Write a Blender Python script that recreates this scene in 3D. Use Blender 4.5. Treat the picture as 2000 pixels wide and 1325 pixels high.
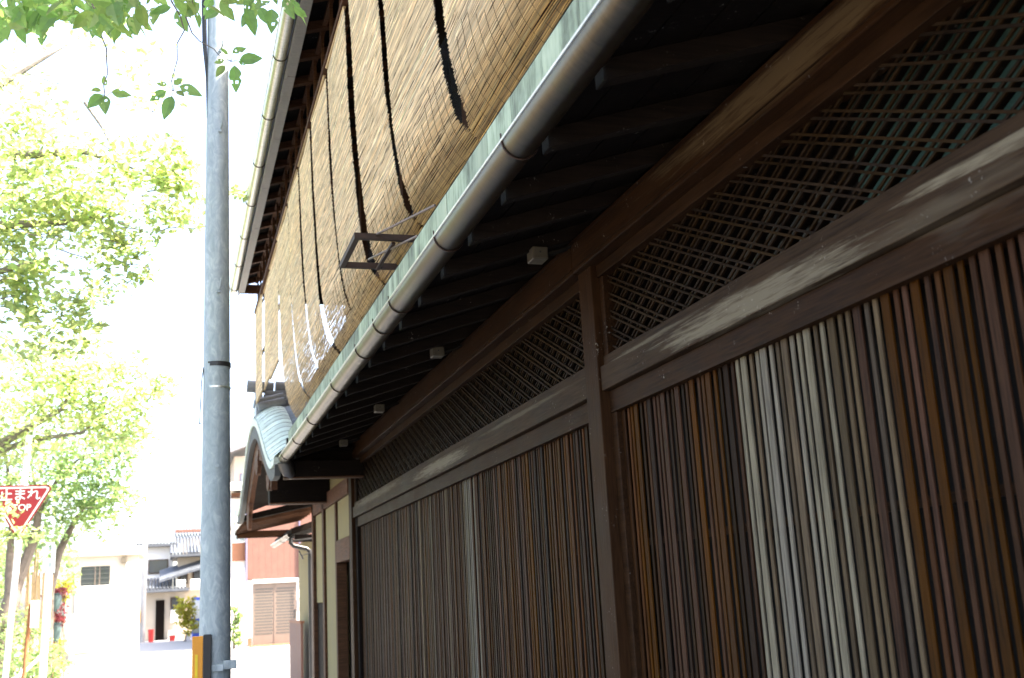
import bpy, bmesh, math, random
import numpy as np
from mathutils import Vector, Matrix

for o in list(bpy.data.objects):
    bpy.data.objects.remove(o, do_unlink=True)
scene = bpy.context.scene
COL = scene.collection
random.seed(7)
rng = np.random.default_rng(11)

# ------------------------------------------------------------------ camera
CAM_H = 1.5
YAW, PITCH, ROLL, FPX = 0.31214, 0.230614, -0.0558728, 2099.8
fw = Vector((math.sin(YAW) * math.cos(PITCH), math.cos(YAW) * math.cos(PITCH), math.sin(PITCH)))
rt0 = Vector((math.cos(YAW), -math.sin(YAW), 0))
up0 = rt0.cross(fw)
rt = math.cos(ROLL) * rt0 + math.sin(ROLL) * up0
up = -math.sin(ROLL) * rt0 + math.cos(ROLL) * up0
cam_d = bpy.data.cameras.new('camera')
cam = bpy.data.objects.new('camera', cam_d)
COL.objects.link(cam)
cam.matrix_world = Matrix(((rt.x, up.x, -fw.x, 0), (rt.y, up.y, -fw.y, 0), (rt.z, up.z, -fw.z, CAM_H), (0, 0, 0, 1)))
cam_d.sensor_width = 36
cam_d.lens = FPX * 36 / 2000
cam_d.clip_start = 0.05
cam_d.clip_end = 2000
cam_d.dof.use_dof = True
cam_d.dof.focus_distance = 5.0
cam_d.dof.aperture_fstop = 3.9
scene.camera = cam

# ------------------------------------------------------------------ world, sun, exposure
SUN_EL = math.radians(53)
SUN_AZ_XY = Vector((0.93, -0.37))            # horizontal direction towards the sun
world = bpy.data.worlds.new('World')
scene.world = world
world.use_nodes = True
wn = world.node_tree
sky = wn.nodes.new('ShaderNodeTexSky')
sky.sky_type = 'NISHITA'
sky.sun_disc = False
sky.sun_elevation = SUN_EL
sky.sun_rotation = math.atan2(SUN_AZ_XY.x, SUN_AZ_XY.y)
sky.dust_density = 3.5
sky.air_density = .7
sky.ozone_density = .6
bg = wn.nodes['Background']
wn.links.new(sky.outputs[0], bg.inputs[0])
bg.inputs[1].default_value = 0.15
sun_d = bpy.data.lights.new('sun', 'SUN')
sun_d.energy = 3.1
sun_d.angle = math.radians(0.5)
sun_d.color = (1.0, 0.95, 0.87)
sun = bpy.data.objects.new('sun', sun_d)
COL.objects.link(sun)
dsun = Vector((SUN_AZ_XY.x * math.cos(SUN_EL), SUN_AZ_XY.y * math.cos(SUN_EL), math.sin(SUN_EL)))
sun.rotation_euler = (-dsun).to_track_quat('-Z', 'Y').to_euler()
sun.location = (0, 0, 30)
vs = scene.view_settings
vs.view_transform = 'Standard'
vs.look = 'None'
vs.gamma = 1
vs.exposure = 3.12
vs.use_curve_mapping = False
vs.use_white_balance = True
vs.white_balance_temperature = 7300
scene.cycles.use_denoising = True
scene.cycles.max_bounces = 7
scene.cycles.transparent_max_bounces = 8

# ------------------------------------------------------------------ helpers
def at(px, py, x=None, y=None, z=None):
    """point of the place seen at a pixel of the 2000 px photograph, on a given plane"""
    d = fw + (px - 1000) / FPX * rt - (py - 662.5) / FPX * up
    t = x / d.x if x is not None else (y / d.y if y is not None else (z - CAM_H) / d.z)
    return Vector((0, 0, CAM_H)) + d * t

class MB:
    def __init__(s):
        s.v, s.f, s.mi, s.cur = [], [], [], 0
    def add(s, vs_, fs_):
        n = len(s.v)
        s.v += [tuple(p) for p in vs_]
        s.f += [tuple(i + n for i in f) for f in fs_]
        s.mi += [s.cur] * len(fs_)
        return s
    def box(s, x0, x1, y0, y1, z0, z1, c=0.0):
        if x0 > x1: x0, x1 = x1, x0
        if y0 > y1: y0, y1 = y1, y0
        if z0 > z1: z0, z1 = z1, z0
        if c:
            bm = bmesh.new()
            bmesh.ops.create_cube(bm, size=1)
            for v in bm.verts:
                v.co = Vector(((x0 + x1) / 2 + v.co.x * (x1 - x0), (y0 + y1) / 2 + v.co.y * (y1 - y0), (z0 + z1) / 2 + v.co.z * (z1 - z0)))
            bmesh.ops.bevel(bm, geom=bm.edges[:], offset=c, segments=1, affect='EDGES')
            bm.verts.index_update()
            s.add([v.co[:] for v in bm.verts], [[v.index for v in f.verts] for f in bm.faces])
            bm.free()
            return s
        return s.add([(x0, y0, z0), (x1, y0, z0), (x1, y1, z0), (x0, y1, z0), (x0, y0, z1), (x1, y0, z1), (x1, y1, z1), (x0, y1, z1)],
                     [(0, 3, 2, 1), (4, 5, 6, 7), (0, 1, 5, 4), (1, 2, 6, 5), (2, 3, 7, 6), (3, 0, 4, 7)])
    def bar(s, p, q, w, h, ref=(0, 0, 1)):
        p, q = Vector(p), Vector(q)
        d = (q - p).normalized()
        r = Vector(ref)
        if abs(d.dot(r)) > .98: r = Vector((1, 0, 0))
        a = d.cross(r).normalized() * w / 2
        b = a.cross(d).normalized() * h / 2
        vv = [p - a - b, p + a - b, p + a + b, p - a + b, q - a - b, q + a - b, q + a + b, q - a + b]
        return s.add(vv, [(0, 3, 2, 1), (4, 5, 6, 7), (0, 1, 5, 4), (1, 2, 6, 5), (2, 3, 7, 6), (3, 0, 4, 7)])
    def tube(s, pts, rad, n=8, cap=True):
        pts = [Vector(p) for p in pts]
        rad = rad if isinstance(rad, (list, tuple)) else [rad] * len(pts)
        base = len(s.v)
        prev = None
        for i, p in enumerate(pts):
            d = (pts[min(i + 1, len(pts) - 1)] - pts[max(i - 1, 0)]).normalized()
            if prev is None:
                r = Vector((0, 0, 1)) if abs(d.z) < .9 else Vector((1, 0, 0))
                a = d.cross(r).normalized()
            else:
                a = (prev - d * prev.dot(d)).normalized()
            prev = a
            b = d.cross(a)
            for k in range(n):
                t = 2 * math.pi * k / n
                s.v.append(tuple(p + (a * math.cos(t) + b * math.sin(t)) * rad[i]))
        nf = 0
        for i in range(len(pts) - 1):
            for k in range(n):
                k2 = (k + 1) % n
                s.f.append((base + i * n + k, base + i * n + k2, base + (i + 1) * n + k2, base + (i + 1) * n + k)); nf += 1
        if cap:
            s.f.append(tuple(base + k for k in reversed(range(n)))); nf += 1
            e = base + (len(pts) - 1) * n
            s.f.append(tuple(e + k for k in range(n))); nf += 1
        s.mi += [s.cur] * nf
        return s
    def prism(s, poly, axis, a, b):
        """extrude a 2D polygon along an axis ('x','y','z') from a to b"""
        def m(u, v, w):
            return {'x': (w, u, v), 'y': (u, w, v), 'z': (u, v, w)}[axis]
        n = len(poly)
        vv = [m(u, v, a) for u, v in poly] + [m(u, v, b) for u, v in poly]
        ff = [tuple(range(n)), tuple(reversed(range(n, 2 * n)))] + [(i, i + n, (i + 1) % n + n, (i + 1) % n) for i in range(n)]
        return s.add(vv, ff)
    def sheet(s, rows):
        """grid of points (list of rows)"""
        n, m = len(rows), len(rows[0])
        return s.add([p for r in rows for p in r], [(i * m + j, i * m + j + 1, (i + 1) * m + j + 1, (i + 1) * m + j) for i in range(n - 1) for j in range(m - 1)])
    def build(s, name, mat, parent=None, smooth=False, bevel=0):
        me = bpy.data.meshes.new(name)
        me.from_pydata(s.v, [], s.f)
        mats = mat if isinstance(mat, (list, tuple)) else [mat]
        for m_ in mats: me.materials.append(M[m_] if isinstance(m_, str) else m_)
        if len(mats) > 1:
            me.polygons.foreach_set('material_index', s.mi)
        bm = bmesh.new(); bm.from_mesh(me)
        bmesh.ops.recalc_face_normals(bm, faces=bm.faces[:])
        bm.to_mesh(me); bm.free()
        if smooth:
            me.polygons.foreach_set('use_smooth', [True] * len(me.polygons))
            try: me.set_sharp_from_angle(angle=math.radians(40))
            except Exception: pass
        o = link(name, me, parent)
        if bevel:
            b = o.modifiers.new('bevel', 'BEVEL'); b.width = bevel; b.segments = 2; b.limit_method = 'ANGLE'
        return o

def wloc(o):
    l = Vector(o.location)
    return l + wloc(o.parent) if o.parent else l

def link(name, data, parent=None, loc=(0, 0, 0)):
    o = bpy.data.objects.new(name, data)
    COL.objects.link(o)
    if parent is not None:
        o.parent = parent
        o.location = Vector(loc) - wloc(parent)
    else:
        o.location = loc
    return o

def tag(o, label=None, cat=None, group=None, kind=None):
    if label: o['label'] = label
    if cat: o['category'] = cat
    if group: o['group'] = group
    if kind: o['kind'] = kind
    return o

def thing(name, loc, label, cat, group=None):
    o = bpy.data.objects.new(name, None)
    o.empty_display_size = .2
    COL.objects.link(o)
    o.location = loc
    return tag(o, label, cat, group)

# ------------------------------------------------------------------ materials
M = {}
def nodes_of(m):
    m.use_nodes = True
    nt = m.node_tree
    return nt, nt.nodes['Principled BSDF'], nt.nodes, nt.links

def mathn(nt, op, a, b=None, c=None, clamp=False):
    n = nt.nodes.new('ShaderNodeMath'); n.operation = op; n.use_clamp = clamp
    for i, v in enumerate((a, b, c)):
        if v is None: continue
        if isinstance(v, (int, float)): n.inputs[i].default_value = v
        else: nt.links.new(v, n.inputs[i])
    return n.outputs[0]

def noise(nt, vec, scale, detail=4, rough=.55, dist=0):
    n = nt.nodes.new('ShaderNodeTexNoise')
    n.inputs['Scale'].default_value = scale; n.inputs['Detail'].default_value = detail
    n.inputs['Roughness'].default_value = rough; n.inputs['Distortion'].default_value = dist
    nt.links.new(vec, n.inputs['Vector'])
    return n.outputs['Fac']

def mapping(nt, vec, scale=(1, 1, 1), loc=(0, 0, 0)):
    n = nt.nodes.new('ShaderNodeMapping')
    n.inputs['Scale'].default_value = scale; n.inputs['Location'].default_value = loc
    nt.links.new(vec, n.inputs['Vector'])
    return n.outputs[0]

def ramp(nt, fac, stops):
    n = nt.nodes.new('ShaderNodeValToRGB')
    cr = n.color_ramp
    while len(cr.elements) > 1: cr.elements.remove(cr.elements[0])
    cr.elements[0].position = stops[0][0]
    c = stops[0][1]; cr.elements[0].color = (*c, 1) if not isinstance(c, (int, float)) else (c, c, c, 1)
    for p, c in stops[1:]:
        e = cr.elements.new(p); e.color = (*c, 1) if not isinstance(c, (int, float)) else (c, c, c, 1)
    nt.links.new(fac, n.inputs[0])
    return n.outputs[0]

def mix(nt, fac, a, b, mode='MIX'):
    n = nt.nodes.new('ShaderNodeMix'); n.data_type = 'RGBA'; n.blend_type = mode
    for i, v in ((0, fac), (6, a), (7, b)):
        if isinstance(v, (int, float)): n.inputs[i].default_value = v
        elif isinstance(v, tuple): n.inputs[i].default_value = (*v, 1)
        else: nt.links.new(v, n.inputs[i])
    return n.outputs[2]

def bump(nt, bsdf, h, strength=.3, dist=.01):
    n = nt.nodes.new('ShaderNodeBump')
    n.inputs['Strength'].default_value = strength; n.inputs['Distance'].default_value = dist
    nt.links.new(h, n.inputs['Height']); nt.links.new(n.outputs[0], bsdf.inputs['Normal'])

def coords(nt, per_object=False):
    tc = nt.nodes.new('ShaderNodeTexCoord')
    v = tc.outputs['Object']
    rnd = None
    if per_object:
        oi = nt.nodes.new('ShaderNodeObjectInfo')
        rnd = oi.outputs['Random']
        a = nt.nodes.new('ShaderNodeVectorMath'); a.operation = 'MULTIPLY_ADD'
        nt.links.new(rnd, a.inputs[0]); a.inputs[1].default_value = (37.3, 91.7, 53.1)
        nt.links.new(v, a.inputs[2]); v = a.outputs[0]
    return v, rnd

def wood(name, dark, mid, pale, axis='y', rough=.5, pale_amt=.0, per_object=False, grain=26, streaks=None, spots=True, spec=.05):
    """old timber: fine grain along one axis, blotches, grey weathered streaks"""
    m = bpy.data.materials.new(name); M[name] = m
    nt, b, N, L = nodes_of(m)
    v, rnd = coords(nt, per_object)
    sc = {'x': (.05, 1, 1), 'y': (1, .05, 1), 'z': (1, 1, .05)}[axis]
    g = noise(nt, mapping(nt, v, sc), grain * 4, 6, .65)
    g2 = noise(nt, mapping(nt, v, tuple(.35 if k == .05 else k for k in sc)), 7, 4, .6)
    fac = mathn(nt, 'ADD', mathn(nt, 'MULTIPLY', g, .62), mathn(nt, 'MULTIPLY', g2, .38))
    c = ramp(nt, fac, [(.34, dark), (.52, mid), (.72, tuple(min(1, k * 1.55) for k in mid))])
    if rnd is not None:
        hue = nt.nodes.new('ShaderNodeHueSaturation')
        nt.links.new(c, hue.inputs['Color'])
        nt.links.new(mathn(nt, 'MULTIPLY_ADD', rnd, .6, .7), hue.inputs['Value'])
        r2 = mathn(nt, 'FRACT', mathn(nt, 'MULTIPLY', rnd, 17.31))
        nt.links.new(mathn(nt, 'MULTIPLY_ADD', r2, .012, .498), hue.inputs['Hue'])
        nt.links.new(mathn(nt, 'MULTIPLY_ADD', r2, .4, .85), hue.inputs['Saturation'])
        c = hue.outputs[0]
    if pale_amt > 0:
        w = noise(nt, mapping(nt, v, tuple(.12 if k == .05 else k for k in sc)), 3.2, 5, .6)
        k0 = .66 - pale_amt * .36
        wf = ramp(nt, w, [(k0, 0.0), (k0 + .22, 1.0)])
        c = mix(nt, mathn(nt, 'MULTIPLY', wf, .85), c, pale)
    if streaks:
        sp = nt.nodes.new('ShaderNodeSeparateXYZ'); nt.links.new(v, sp.inputs[0])
        for (y0, y1, z0, z1, slope, amt) in streaks:
            ym, yh, zm, zh = (y0 + y1) / 2, (y1 - y0) / 2, (z0 + z1) / 2, (z1 - z0) / 2
            yy = mathn(nt, 'SUBTRACT', sp.outputs[1], ym)
            a = mathn(nt, 'ABSOLUTE', mathn(nt, 'DIVIDE', yy, yh))
            zz = mathn(nt, 'SUBTRACT', mathn(nt, 'SUBTRACT', sp.outputs[2], zm), mathn(nt, 'MULTIPLY', yy, slope))
            bq = mathn(nt, 'ABSOLUTE', mathn(nt, 'DIVIDE', zz, zh))
            d = mathn(nt, 'ADD', mathn(nt, 'POWER', a, 2), mathn(nt, 'POWER', bq, 2))
            d = mathn(nt, 'ADD', d, mathn(nt, 'MULTIPLY', mathn(nt, 'SUBTRACT', g, .5), 3.4))
            f_ = ramp(nt, d, [(.1, 1.0), (1.25, 0.0)])
            c = mix(nt, mathn(nt, 'MULTIPLY', f_, amt), c, pale)
    if spots:
        s_ = noise(nt, v, 9, 2, .5)
        s2 = noise(nt, v, 70, 2, .5)
        sf = mathn(nt, 'MULTIPLY', ramp(nt, s_, [(.6, 0.0), (.72, 1.0)]), ramp(nt, s2, [(.63, 0.0), (.72, 1.0)]))
        c = mix(nt, mathn(nt, 'MULTIPLY', sf, .45), c, (.42, .40, .36))
    L.new(c, b.inputs['Base Color'])
    rr = mathn(nt, 'MULTIPLY_ADD', g2, .35, rough - .05)
    L.new(rr, b.inputs['Roughness'])
    b.inputs['Specular IOR Level'].default_value = spec
    bump(nt, b, g, .35, .004)
    return m

def plain(name, col, rough=.6, metal=0, var=.25, scale=6, bmp=.15, spec=.5, per_object=False, fine=40):
    m = bpy.data.materials.new(name); M[name] = m
    nt, b, N, L = nodes_of(m)
    v, rnd = coords(nt, per_object)
    n1 = noise(nt, v, scale, 5, .6); n2 = noise(nt, v, fine, 4, .6)
    f_ = mathn(nt, 'ADD', mathn(nt, 'MULTIPLY', n1, .65), mathn(nt, 'MULTIPLY', n2, .35))
    lo = tuple(max(0, k * (1 - var)) for k in col); hi = tuple(min(1, k * (1 + var)) for k in col)
    c = ramp(nt, f_, [(.3, lo), (.7, hi)])
    if rnd is not None:
        h = nt.nodes.new('ShaderNodeHueSaturation'); nt.links.new(c, h.inputs['Color'])
        nt.links.new(mathn(nt, 'MULTIPLY_ADD', rnd, .5, .75), h.inputs['Value']); c = h.outputs[0]
    L.new(c, b.inputs['Base Color'])
    L.new(mathn(nt, 'MULTIPLY_ADD', n1, .3, max(.02, rough - .15)), b.inputs['Roughness'])
    b.inputs['Metallic'].default_value = metal
    b.inputs['Specular IOR Level'].default_value = spec
    if bmp: bump(nt, b, n2, bmp, .006)
    return m

DK, MD, PL = (.009, .005, .003), (.026, .0135, .0075), (.20, .18, .14)
wood('timber', DK, MD, PL, 'y', .45, .0)
wood('timber_beam', (.0085, .0037, .0016), (.027, .0118, .0048), (.115, .080, .043), 'y', .45, .0,
     streaks=[(1.0, 3.7, 2.95, 3.07, .01, .8), (2.2, 3.2, 2.93, 3.0, 0, .4)])
wood('timber_rail', (.011, .0062, .0036), (.034, .0205, .0120), (.165, .142, .102), 'y', .45, .08,
     streaks=[(2.3, 3.8, 2.33, 2.45, .02, .85), (1.5, 2.3, 2.41, 2.46, .03, 1.0), (3.3, 4.3, 2.44, 2.475, .0, .6), (6.6, 8.4, 2.36, 2.46, 0, .75), (8.6, 11.5, 2.41, 2.5, 0, .5), (4.6, 6.4, 2.43, 2.47, 0, .35)])
wood('timber_post', (.0105, .0045, .0020), (.030, .0138, .0060), PL, 'z', .45)
wood('timber_frame', (.0085, .0038, .0018), (.025, .0118, .0054), PL, 'y', .45, .03)
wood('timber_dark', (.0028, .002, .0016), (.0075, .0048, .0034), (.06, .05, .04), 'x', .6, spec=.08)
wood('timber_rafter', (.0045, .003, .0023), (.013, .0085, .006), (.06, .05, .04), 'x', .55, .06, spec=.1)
wood('timber_brown', (.028, .013, .0075), (.075, .036, .02), (.2, .14, .1), 'x', .5)
wood('timber_bargeboard', (.035, .016, .009), (.095, .046, .028), (.28, .2, .15), 'y', .5, .12)
wood('slat_brown', (.0125, .0050, .0022), (.039, .0162, .0070), PL, 'z', .45, .0, True, spots=False)
wood('slat_orange', (.017, .0066, .0029), (.048, .0186, .0080), PL, 'z', .45, .0, True, spots=False)
wood('slat_dark', (.0055, .0026, .0014), (.0155, .0076, .0040), PL, 'z', .45, .0, True, spots=False)
wood('slat_grey', (.058, .049, .037), (.122, .106, .082), (.165, .148, .118), 'z', .45, .2, True, spots=False)
wood('slat_tan', (.030, .020, .0125), (.070, .050, .033), PL, 'z', .45, .1, True, spots=False)
wood('lath', (.008, .0046, .0026), (.021, .0125, .0074), PL, 'y', .5, .0, True, spots=False)
plain('interior_dark', (.006, .005, .0045), .8, spec=.1)
plain('backing_teal', (.028, .075, .066), .7, spec=.2, var=.4, scale=3)
plain('backing_grey', (.05, .055, .05), .7, spec=.2, var=.4, scale=3)
plain('iron_rust', (.04, .021, .014), .65, .3, .5, 14, .3)
plain('rod_steel', (.16, .13, .12), .45, .7, .3, 20, .1)
plain('box_plastic', (.085, .072, .05), .5, 0, .2, 12, .05)
plain('tile_grey', (.19, .205, .225), .42, 0, .3, 8, .15, per_object=True)
plain('tile_far', (.075, .085, .10), .5, 0, .35, 5, .2, per_object=True)
plain('plaster_yellow', (.21, .17, .075), .9, 0, .12, 4, .25)
plain('plaster_white', (.74, .73, .70), .9, 0, .06, 1.5, .1)
plain('plaster_cream', (.46, .40, .32), .9, 0, .10, 1.5, .1)
plain('paint_white', (.8, .8, .79), .4, 0, .05, 5, .03)
plain('concrete', (.42, .41, .385), .9, 0, .15, 2, .2)
plain('asphalt', (.27, .27, .27), .9, 0, .10, 3, .2, fine=120)
plain('earth', (.14, .12, .09), .95, 0, .3, 3, .3)
plain('cladding_red', (.15, .07, .052), .7, 0, .2, 5, .1)
plain('cladding_orange', (.22, .09, .045), .7, 0, .2, 5, .1)
plain('gate_bronze', (.16, .12, .097), .5, .2, .08, 8, .03)
plain('gate_dark', (.045, .05, .045), .5, 0, .1, 8, .03)
plain('glass_dark', (.03, .035, .04), .06, 0, .1, 2, 0, spec=.8)
plain('glass_pale', (.25, .3, .3), .1, 0, .3, 2, 0, spec=.8)
plain('pipe_black', (.02, .02, .021), .35, .3, .2, 8, .05)
plain('pipe_violet', (.13, .12, .2), .5, 0, .2, 8, .05)
plain('bark', (.14, .115, .095), .9, 0, .4, 12, .6)
plain('bark_grey', (.20, .18, .165), .9, 0, .35, 14, .6)
plain('cane', (.40, .28, .15), .7, 0, .3, 10, .1, per_object=True)
plain('rust', (.28, .12, .05), .85, .1, .45, 10, .3)
plain('orange_panel', (.68, .27, .015), .45, 0, .1, 6, .03)
plain('yellow_strip', (.72, .52, .01), .35, 0, .08, 6, .03)
plain('rubber_black', (.018, .018, .019), .55, 0, .2, 20, .1)
plain('sign_red', (.17, .0045, .010), .4, 0, .08, 4, .0)
plain('sign_white', (.5, .5, .5), .4, 0, .04, 4, .0)
plain('blue_panel', (.05, .12, .62), .4, 0, .08, 4, .0)
plain('red_paint', (.62, .04, .03), .45, 0, .1, 6, .0)
plain('green_paint', (.05, .35, .14), .45, 0, .1, 6, .0)
plain('pot_teal', (.04, .075, .075), .5, 0, .2, 6, .05)
plain('thread_dark', (.05, .036, .018), .8)
plain('faint_print', (.5, .5, .52), .7)
plain('faint_red', (.72, .45, .4), .7)

def metal_streak(name, col, rough, axis, ring=60, pat=None):
    m = bpy.data.materials.new(name); M[name] = m
    nt, b, N, L = nodes_of(m)
    v, _ = coords(nt)
    sc = {'y': (.6, 5, .6), 'z': (1, 1, .12)}[axis]
    n1 = noise(nt, mapping(nt, v, sc), 9, 5, .7)
    n2 = noise(nt, v, 2.2, 3, .5)
    n3 = noise(nt, v, ring, 3, .6)
    c = ramp(nt, mathn(nt, 'ADD', mathn(nt, 'MULTIPLY', n1, .5), mathn(nt, 'ADD', mathn(nt, 'MULTIPLY', n2, .3), mathn(nt, 'MULTIPLY', n3, .2))),
             [(.3, tuple(k * .6 for k in col)), (.5, col), (.72, tuple(min(1, k * 1.3) for k in col))])
    if pat: c = mix(nt, ramp(nt, n2, [(.5, 0.0), (.68, .7)]), c, pat)
    L.new(c, b.inputs['Base Color'])
    b.inputs['Metallic'].default_value = 1.0
    L.new(mathn(nt, 'MULTIPLY_ADD', n1, .3, rough - .15), b.inputs['Roughness'])
    bump(nt, b, n1, .03, .002)
metal_streak('gutter_steel', (.105, .088, .068), .36, 'y', pat=(.10, .105, .065))
metal_streak('gutter_bright', (.52, .52, .49), .34, 'y')
plain('board_grey', (.055, .06, .06), .7, 0, .35, 6, .2)
plain('cap_metal', (.014, .012, .010), .85, 0, spec=.1)
metal_streak('fascia_grey', (.20, .19, .18), .5, 'y')

# galvanised pole: pale crystalline blotches on blue grey zinc
def galv():
    m = bpy.data.materials.new('galvanised'); M['galvanised'] = m
    nt, b, N, L = nodes_of(m)
    v, _ = coords(nt)
    n1 = noise(nt, mapping(nt, v, (1, 1, .45)), 22, 5, .65, 1.2)
    n2 = noise(nt, mapping(nt, v, (1, 1, .15)), 5, 4, .6)
    f_ = mathn(nt, 'ADD', mathn(nt, 'MULTIPLY', n1, .7), mathn(nt, 'MULTIPLY', n2, .3))
    L.new(ramp(nt, f_, [(.34, (.20, .255, .28)), (.5, (.28, .335, .36)), (.64, (.40, .455, .48))]), b.inputs['Base Color'])
    b.inputs['Metallic'].default_value = .25
    L.new(mathn(nt, 'MULTIPLY_ADD', n1, .3, .4), b.inputs['Roughness'])
    bump(nt, b, n1, .15, .003)
galv()

def copper(name, stops, axis='z'):
    m = bpy.data.materials.new(name); M[name] = m
    nt, b, N, L = nodes_of(m)
    v, rnd = coords(nt, True)
    sc = {'z': (1, 1, .14), 'x': (.14, 1, 1)}[axis]
    n1 = noise(nt, mapping(nt, v, sc), 16, 5, .7)
    n2 = noise(nt, v, 3.5, 4, .65)
    f_ = mathn(nt, 'ADD', mathn(nt, 'MULTIPLY', n1, .55), mathn(nt, 'MULTIPLY', n2, .45))
    c = ramp(nt, f_, stops)
    h = nt.nodes.new('ShaderNodeHueSaturation'); nt.links.new(c, h.inputs['Color'])
    nt.links.new(mathn(nt, 'MULTIPLY_ADD', rnd, .4, .8), h.inputs['Value'])
    L.new(h.outputs[0], b.inputs['Base Color'])
    b.inputs['Roughness'].default_value = .75
    bump(nt, b, n1, .25, .004)
copper('copper_patina', [(.34, (.04, .042, .03)), (.43, (.12, .155, .11)), (.52, (.25, .32, .235)), (.64, (.36, .43, .32)), (.74, (.30, .27, .15))])
copper('copper_pale', [(.34, (.34, .41, .36)), (.5, (.58, .66, .59)), (.7, (.70, .77, .70))], 'x')  # pale green verge copper, lightened further: sunlight put into the colour
copper('copper_grey', [(.34, (.10, .12, .14)), (.5, (.17, .20, .23)), (.7, (.24, .28, .30))], 'x')

def reed_mat():
    m = bpy.data.materials.new('reed'); M['reed'] = m
    nt, b, N, L = nodes_of(m)
    a = nt.nodes.new('ShaderNodeAttribute'); a.attribute_name = 'tone'
    v, _ = coords(nt)
    n1 = noise(nt, mapping(nt, v, (1, .12, 1)), 60, 4, .6)
    h = nt.nodes.new('ShaderNodeHueSaturation'); nt.links.new(a.outputs['Color'], h.inputs['Color'])
    nt.links.new(mathn(nt, 'MULTIPLY_ADD', n1, .9, .55), h.inputs['Value'])
    L.new(h.outputs[0], b.inputs['Base Color'])
    b.inputs['Roughness'].default_value = .5
    b.inputs['Specular IOR Level'].default_value = .45
    tr = nt.nodes.new('ShaderNodeBsdfTranslucent'); L.new(h.outputs[0], tr.inputs[0])
    ms = nt.nodes.new('ShaderNodeMixShader'); ms.inputs[0].default_value = .10
    L.new(b.outputs[0], ms.inputs[1]); L.new(tr.outputs[0], ms.inputs[2])
    L.new(ms.outputs[0], nt.nodes['Material Output'].inputs[0])
reed_mat()

def leaf_mat(name, refl, trans, amt=.5):
    m = bpy.data.materials.new(name); M[name] = m
    nt, b, N, L = nodes_of(m)
    a = nt.nodes.new('ShaderNodeAttribute'); a.attribute_name = 'tone'
    v, rnd = coords(nt, True)
    n1 = noise(nt, v, 3.0, 3, .6)
    sepc = nt.nodes.new('ShaderNodeSeparateColor'); L.new(a.outputs['Color'], sepc.inputs[0])
    tone = mathn(nt, 'ADD', mathn(nt, 'MULTIPLY', sepc.outputs[0], .8), mathn(nt, 'MULTIPLY', n1, .7))
    def var(c):
        h = nt.nodes.new('ShaderNodeHueSaturation'); h.inputs['Color'].default_value = (*c, 1)
        L.new(mathn(nt, 'MULTIPLY_ADD', tone, .8, .42), h.inputs['Value'])
        L.new(mathn(nt, 'MULTIPLY_ADD', sepc.outputs[1], -.05, .525), h.inputs['Hue'])
        return h.outputs[0]
    L.new(var(refl), b.inputs['Base Color'])
    b.inputs['Roughness'].default_value = .45
    tr = nt.nodes.new('ShaderNodeBsdfTranslucent'); L.new(var(trans), tr.inputs[0])
    ms = nt.nodes.new('ShaderNodeMixShader'); ms.inputs[0].default_value = amt
    L.new(b.outputs[0], ms.inputs[1]); L.new(tr.outputs[0], ms.inputs[2])
    L.new(ms.outputs[0], nt.nodes['Material Output'].inputs[0])
leaf_mat('leaf_bright', (.20, .27, .11), (.52, .62, .26), .68)
leaf_mat('leaf_green', (.14, .20, .085), (.36, .50, .20), .62)
leaf_mat('leaf_near', (.14, .22, .08), (.33, .52, .14), .6)
leaf_mat('leaf_red', (.16, .03, .04), (.25, .05, .05), .4)
leaf_mat('leaf_yellow', (.30, .28, .04), (.45, .42, .05), .5)

# ================================================================== THE SETTING
g = MB().sheet([[(-400 + 100 * j, -200 + 100 * i, -.03) for j in range(9)] for i in range(9)]).build('ground', 'earth')
tag(g, kind='structure')
road = MB().sheet([[(x, y, 0) for x in (-2.1, 1.0, 6, 14)] for y in (-12, 0, 10, 18, 26)])
road.sheet([[(x, y, 0) for x in (-9, -2.1, 2, 6, 14)] for y in (26, 34, 43.9, 60, 90)])
tag(road.build('street', 'asphalt'), kind='structure')
gutter_strip = MB().box(1.0, 1.75, -6, 19, .004, .012).build('drain_strip', 'concrete'); tag(gutter_strip, kind='structure')
kerb = MB()
for i in range(25): kerb.box(-2.25, -2.1, -12 + i * 1.5, -12 + i * 1.5 + 1.49, -.02, .13, .015)
tag(kerb.build('kerb', 'concrete'), kind='structure')

# ================================================================== TOWNHOUSE
house = thing('townhouse', (2.4, 4, 0), 'old dark timber townhouse with slatted lattice front and tiled upper storey', 'house')
W = 1.80
Y0, Y1 = .35, 11.42
# posts
for (a, b_) in ((.2, .36), (4.36, 4.52)):
    MB().box(W, W + .16, a, b_, 0, 3.0).build('post', 'timber_post', house, bevel=.004)
MB().box(W, W + .12, 11.40, 11.585, 0, 3.0).build('post', 'timber_post', house, bevel=.004)
# top beam: two lengths with a joint at the middle post, plus its moulded trim
MB().box(1.765, 1.93, -1.0, 4.498, 2.925, 3.085).build('beam', 'timber_beam', house, bevel=.006)
MB().box(1.766, 1.93, 4.50, 11.62, 2.925, 3.085).build('beam', 'timber_beam', house, bevel=.006)
MB().box(1.785, 1.9, -1.0, 11.60, 3.086, 3.098).build('beam_cap', 'timber', house)
for ya, yb in ((-1.0, 4.49), (4.51, 11.61)):
    MB().box(1.7615, 1.7655, ya, yb, 2.945, 2.951).build('beam_bead', 'timber', house)
    MB().box(1.7615, 1.7655, ya, yb, 3.060, 3.066).build('beam_bead', 'timber', house)
# dark board wall on the part of the front behind the camera
wl = MB()
for i in range(20): wl.box(1.86, 1.9, -5 + i * .26, -5 + i * .26 + .255, 0, 3.0)
wl.build('board_wall', 'timber_frame', house)
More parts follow.
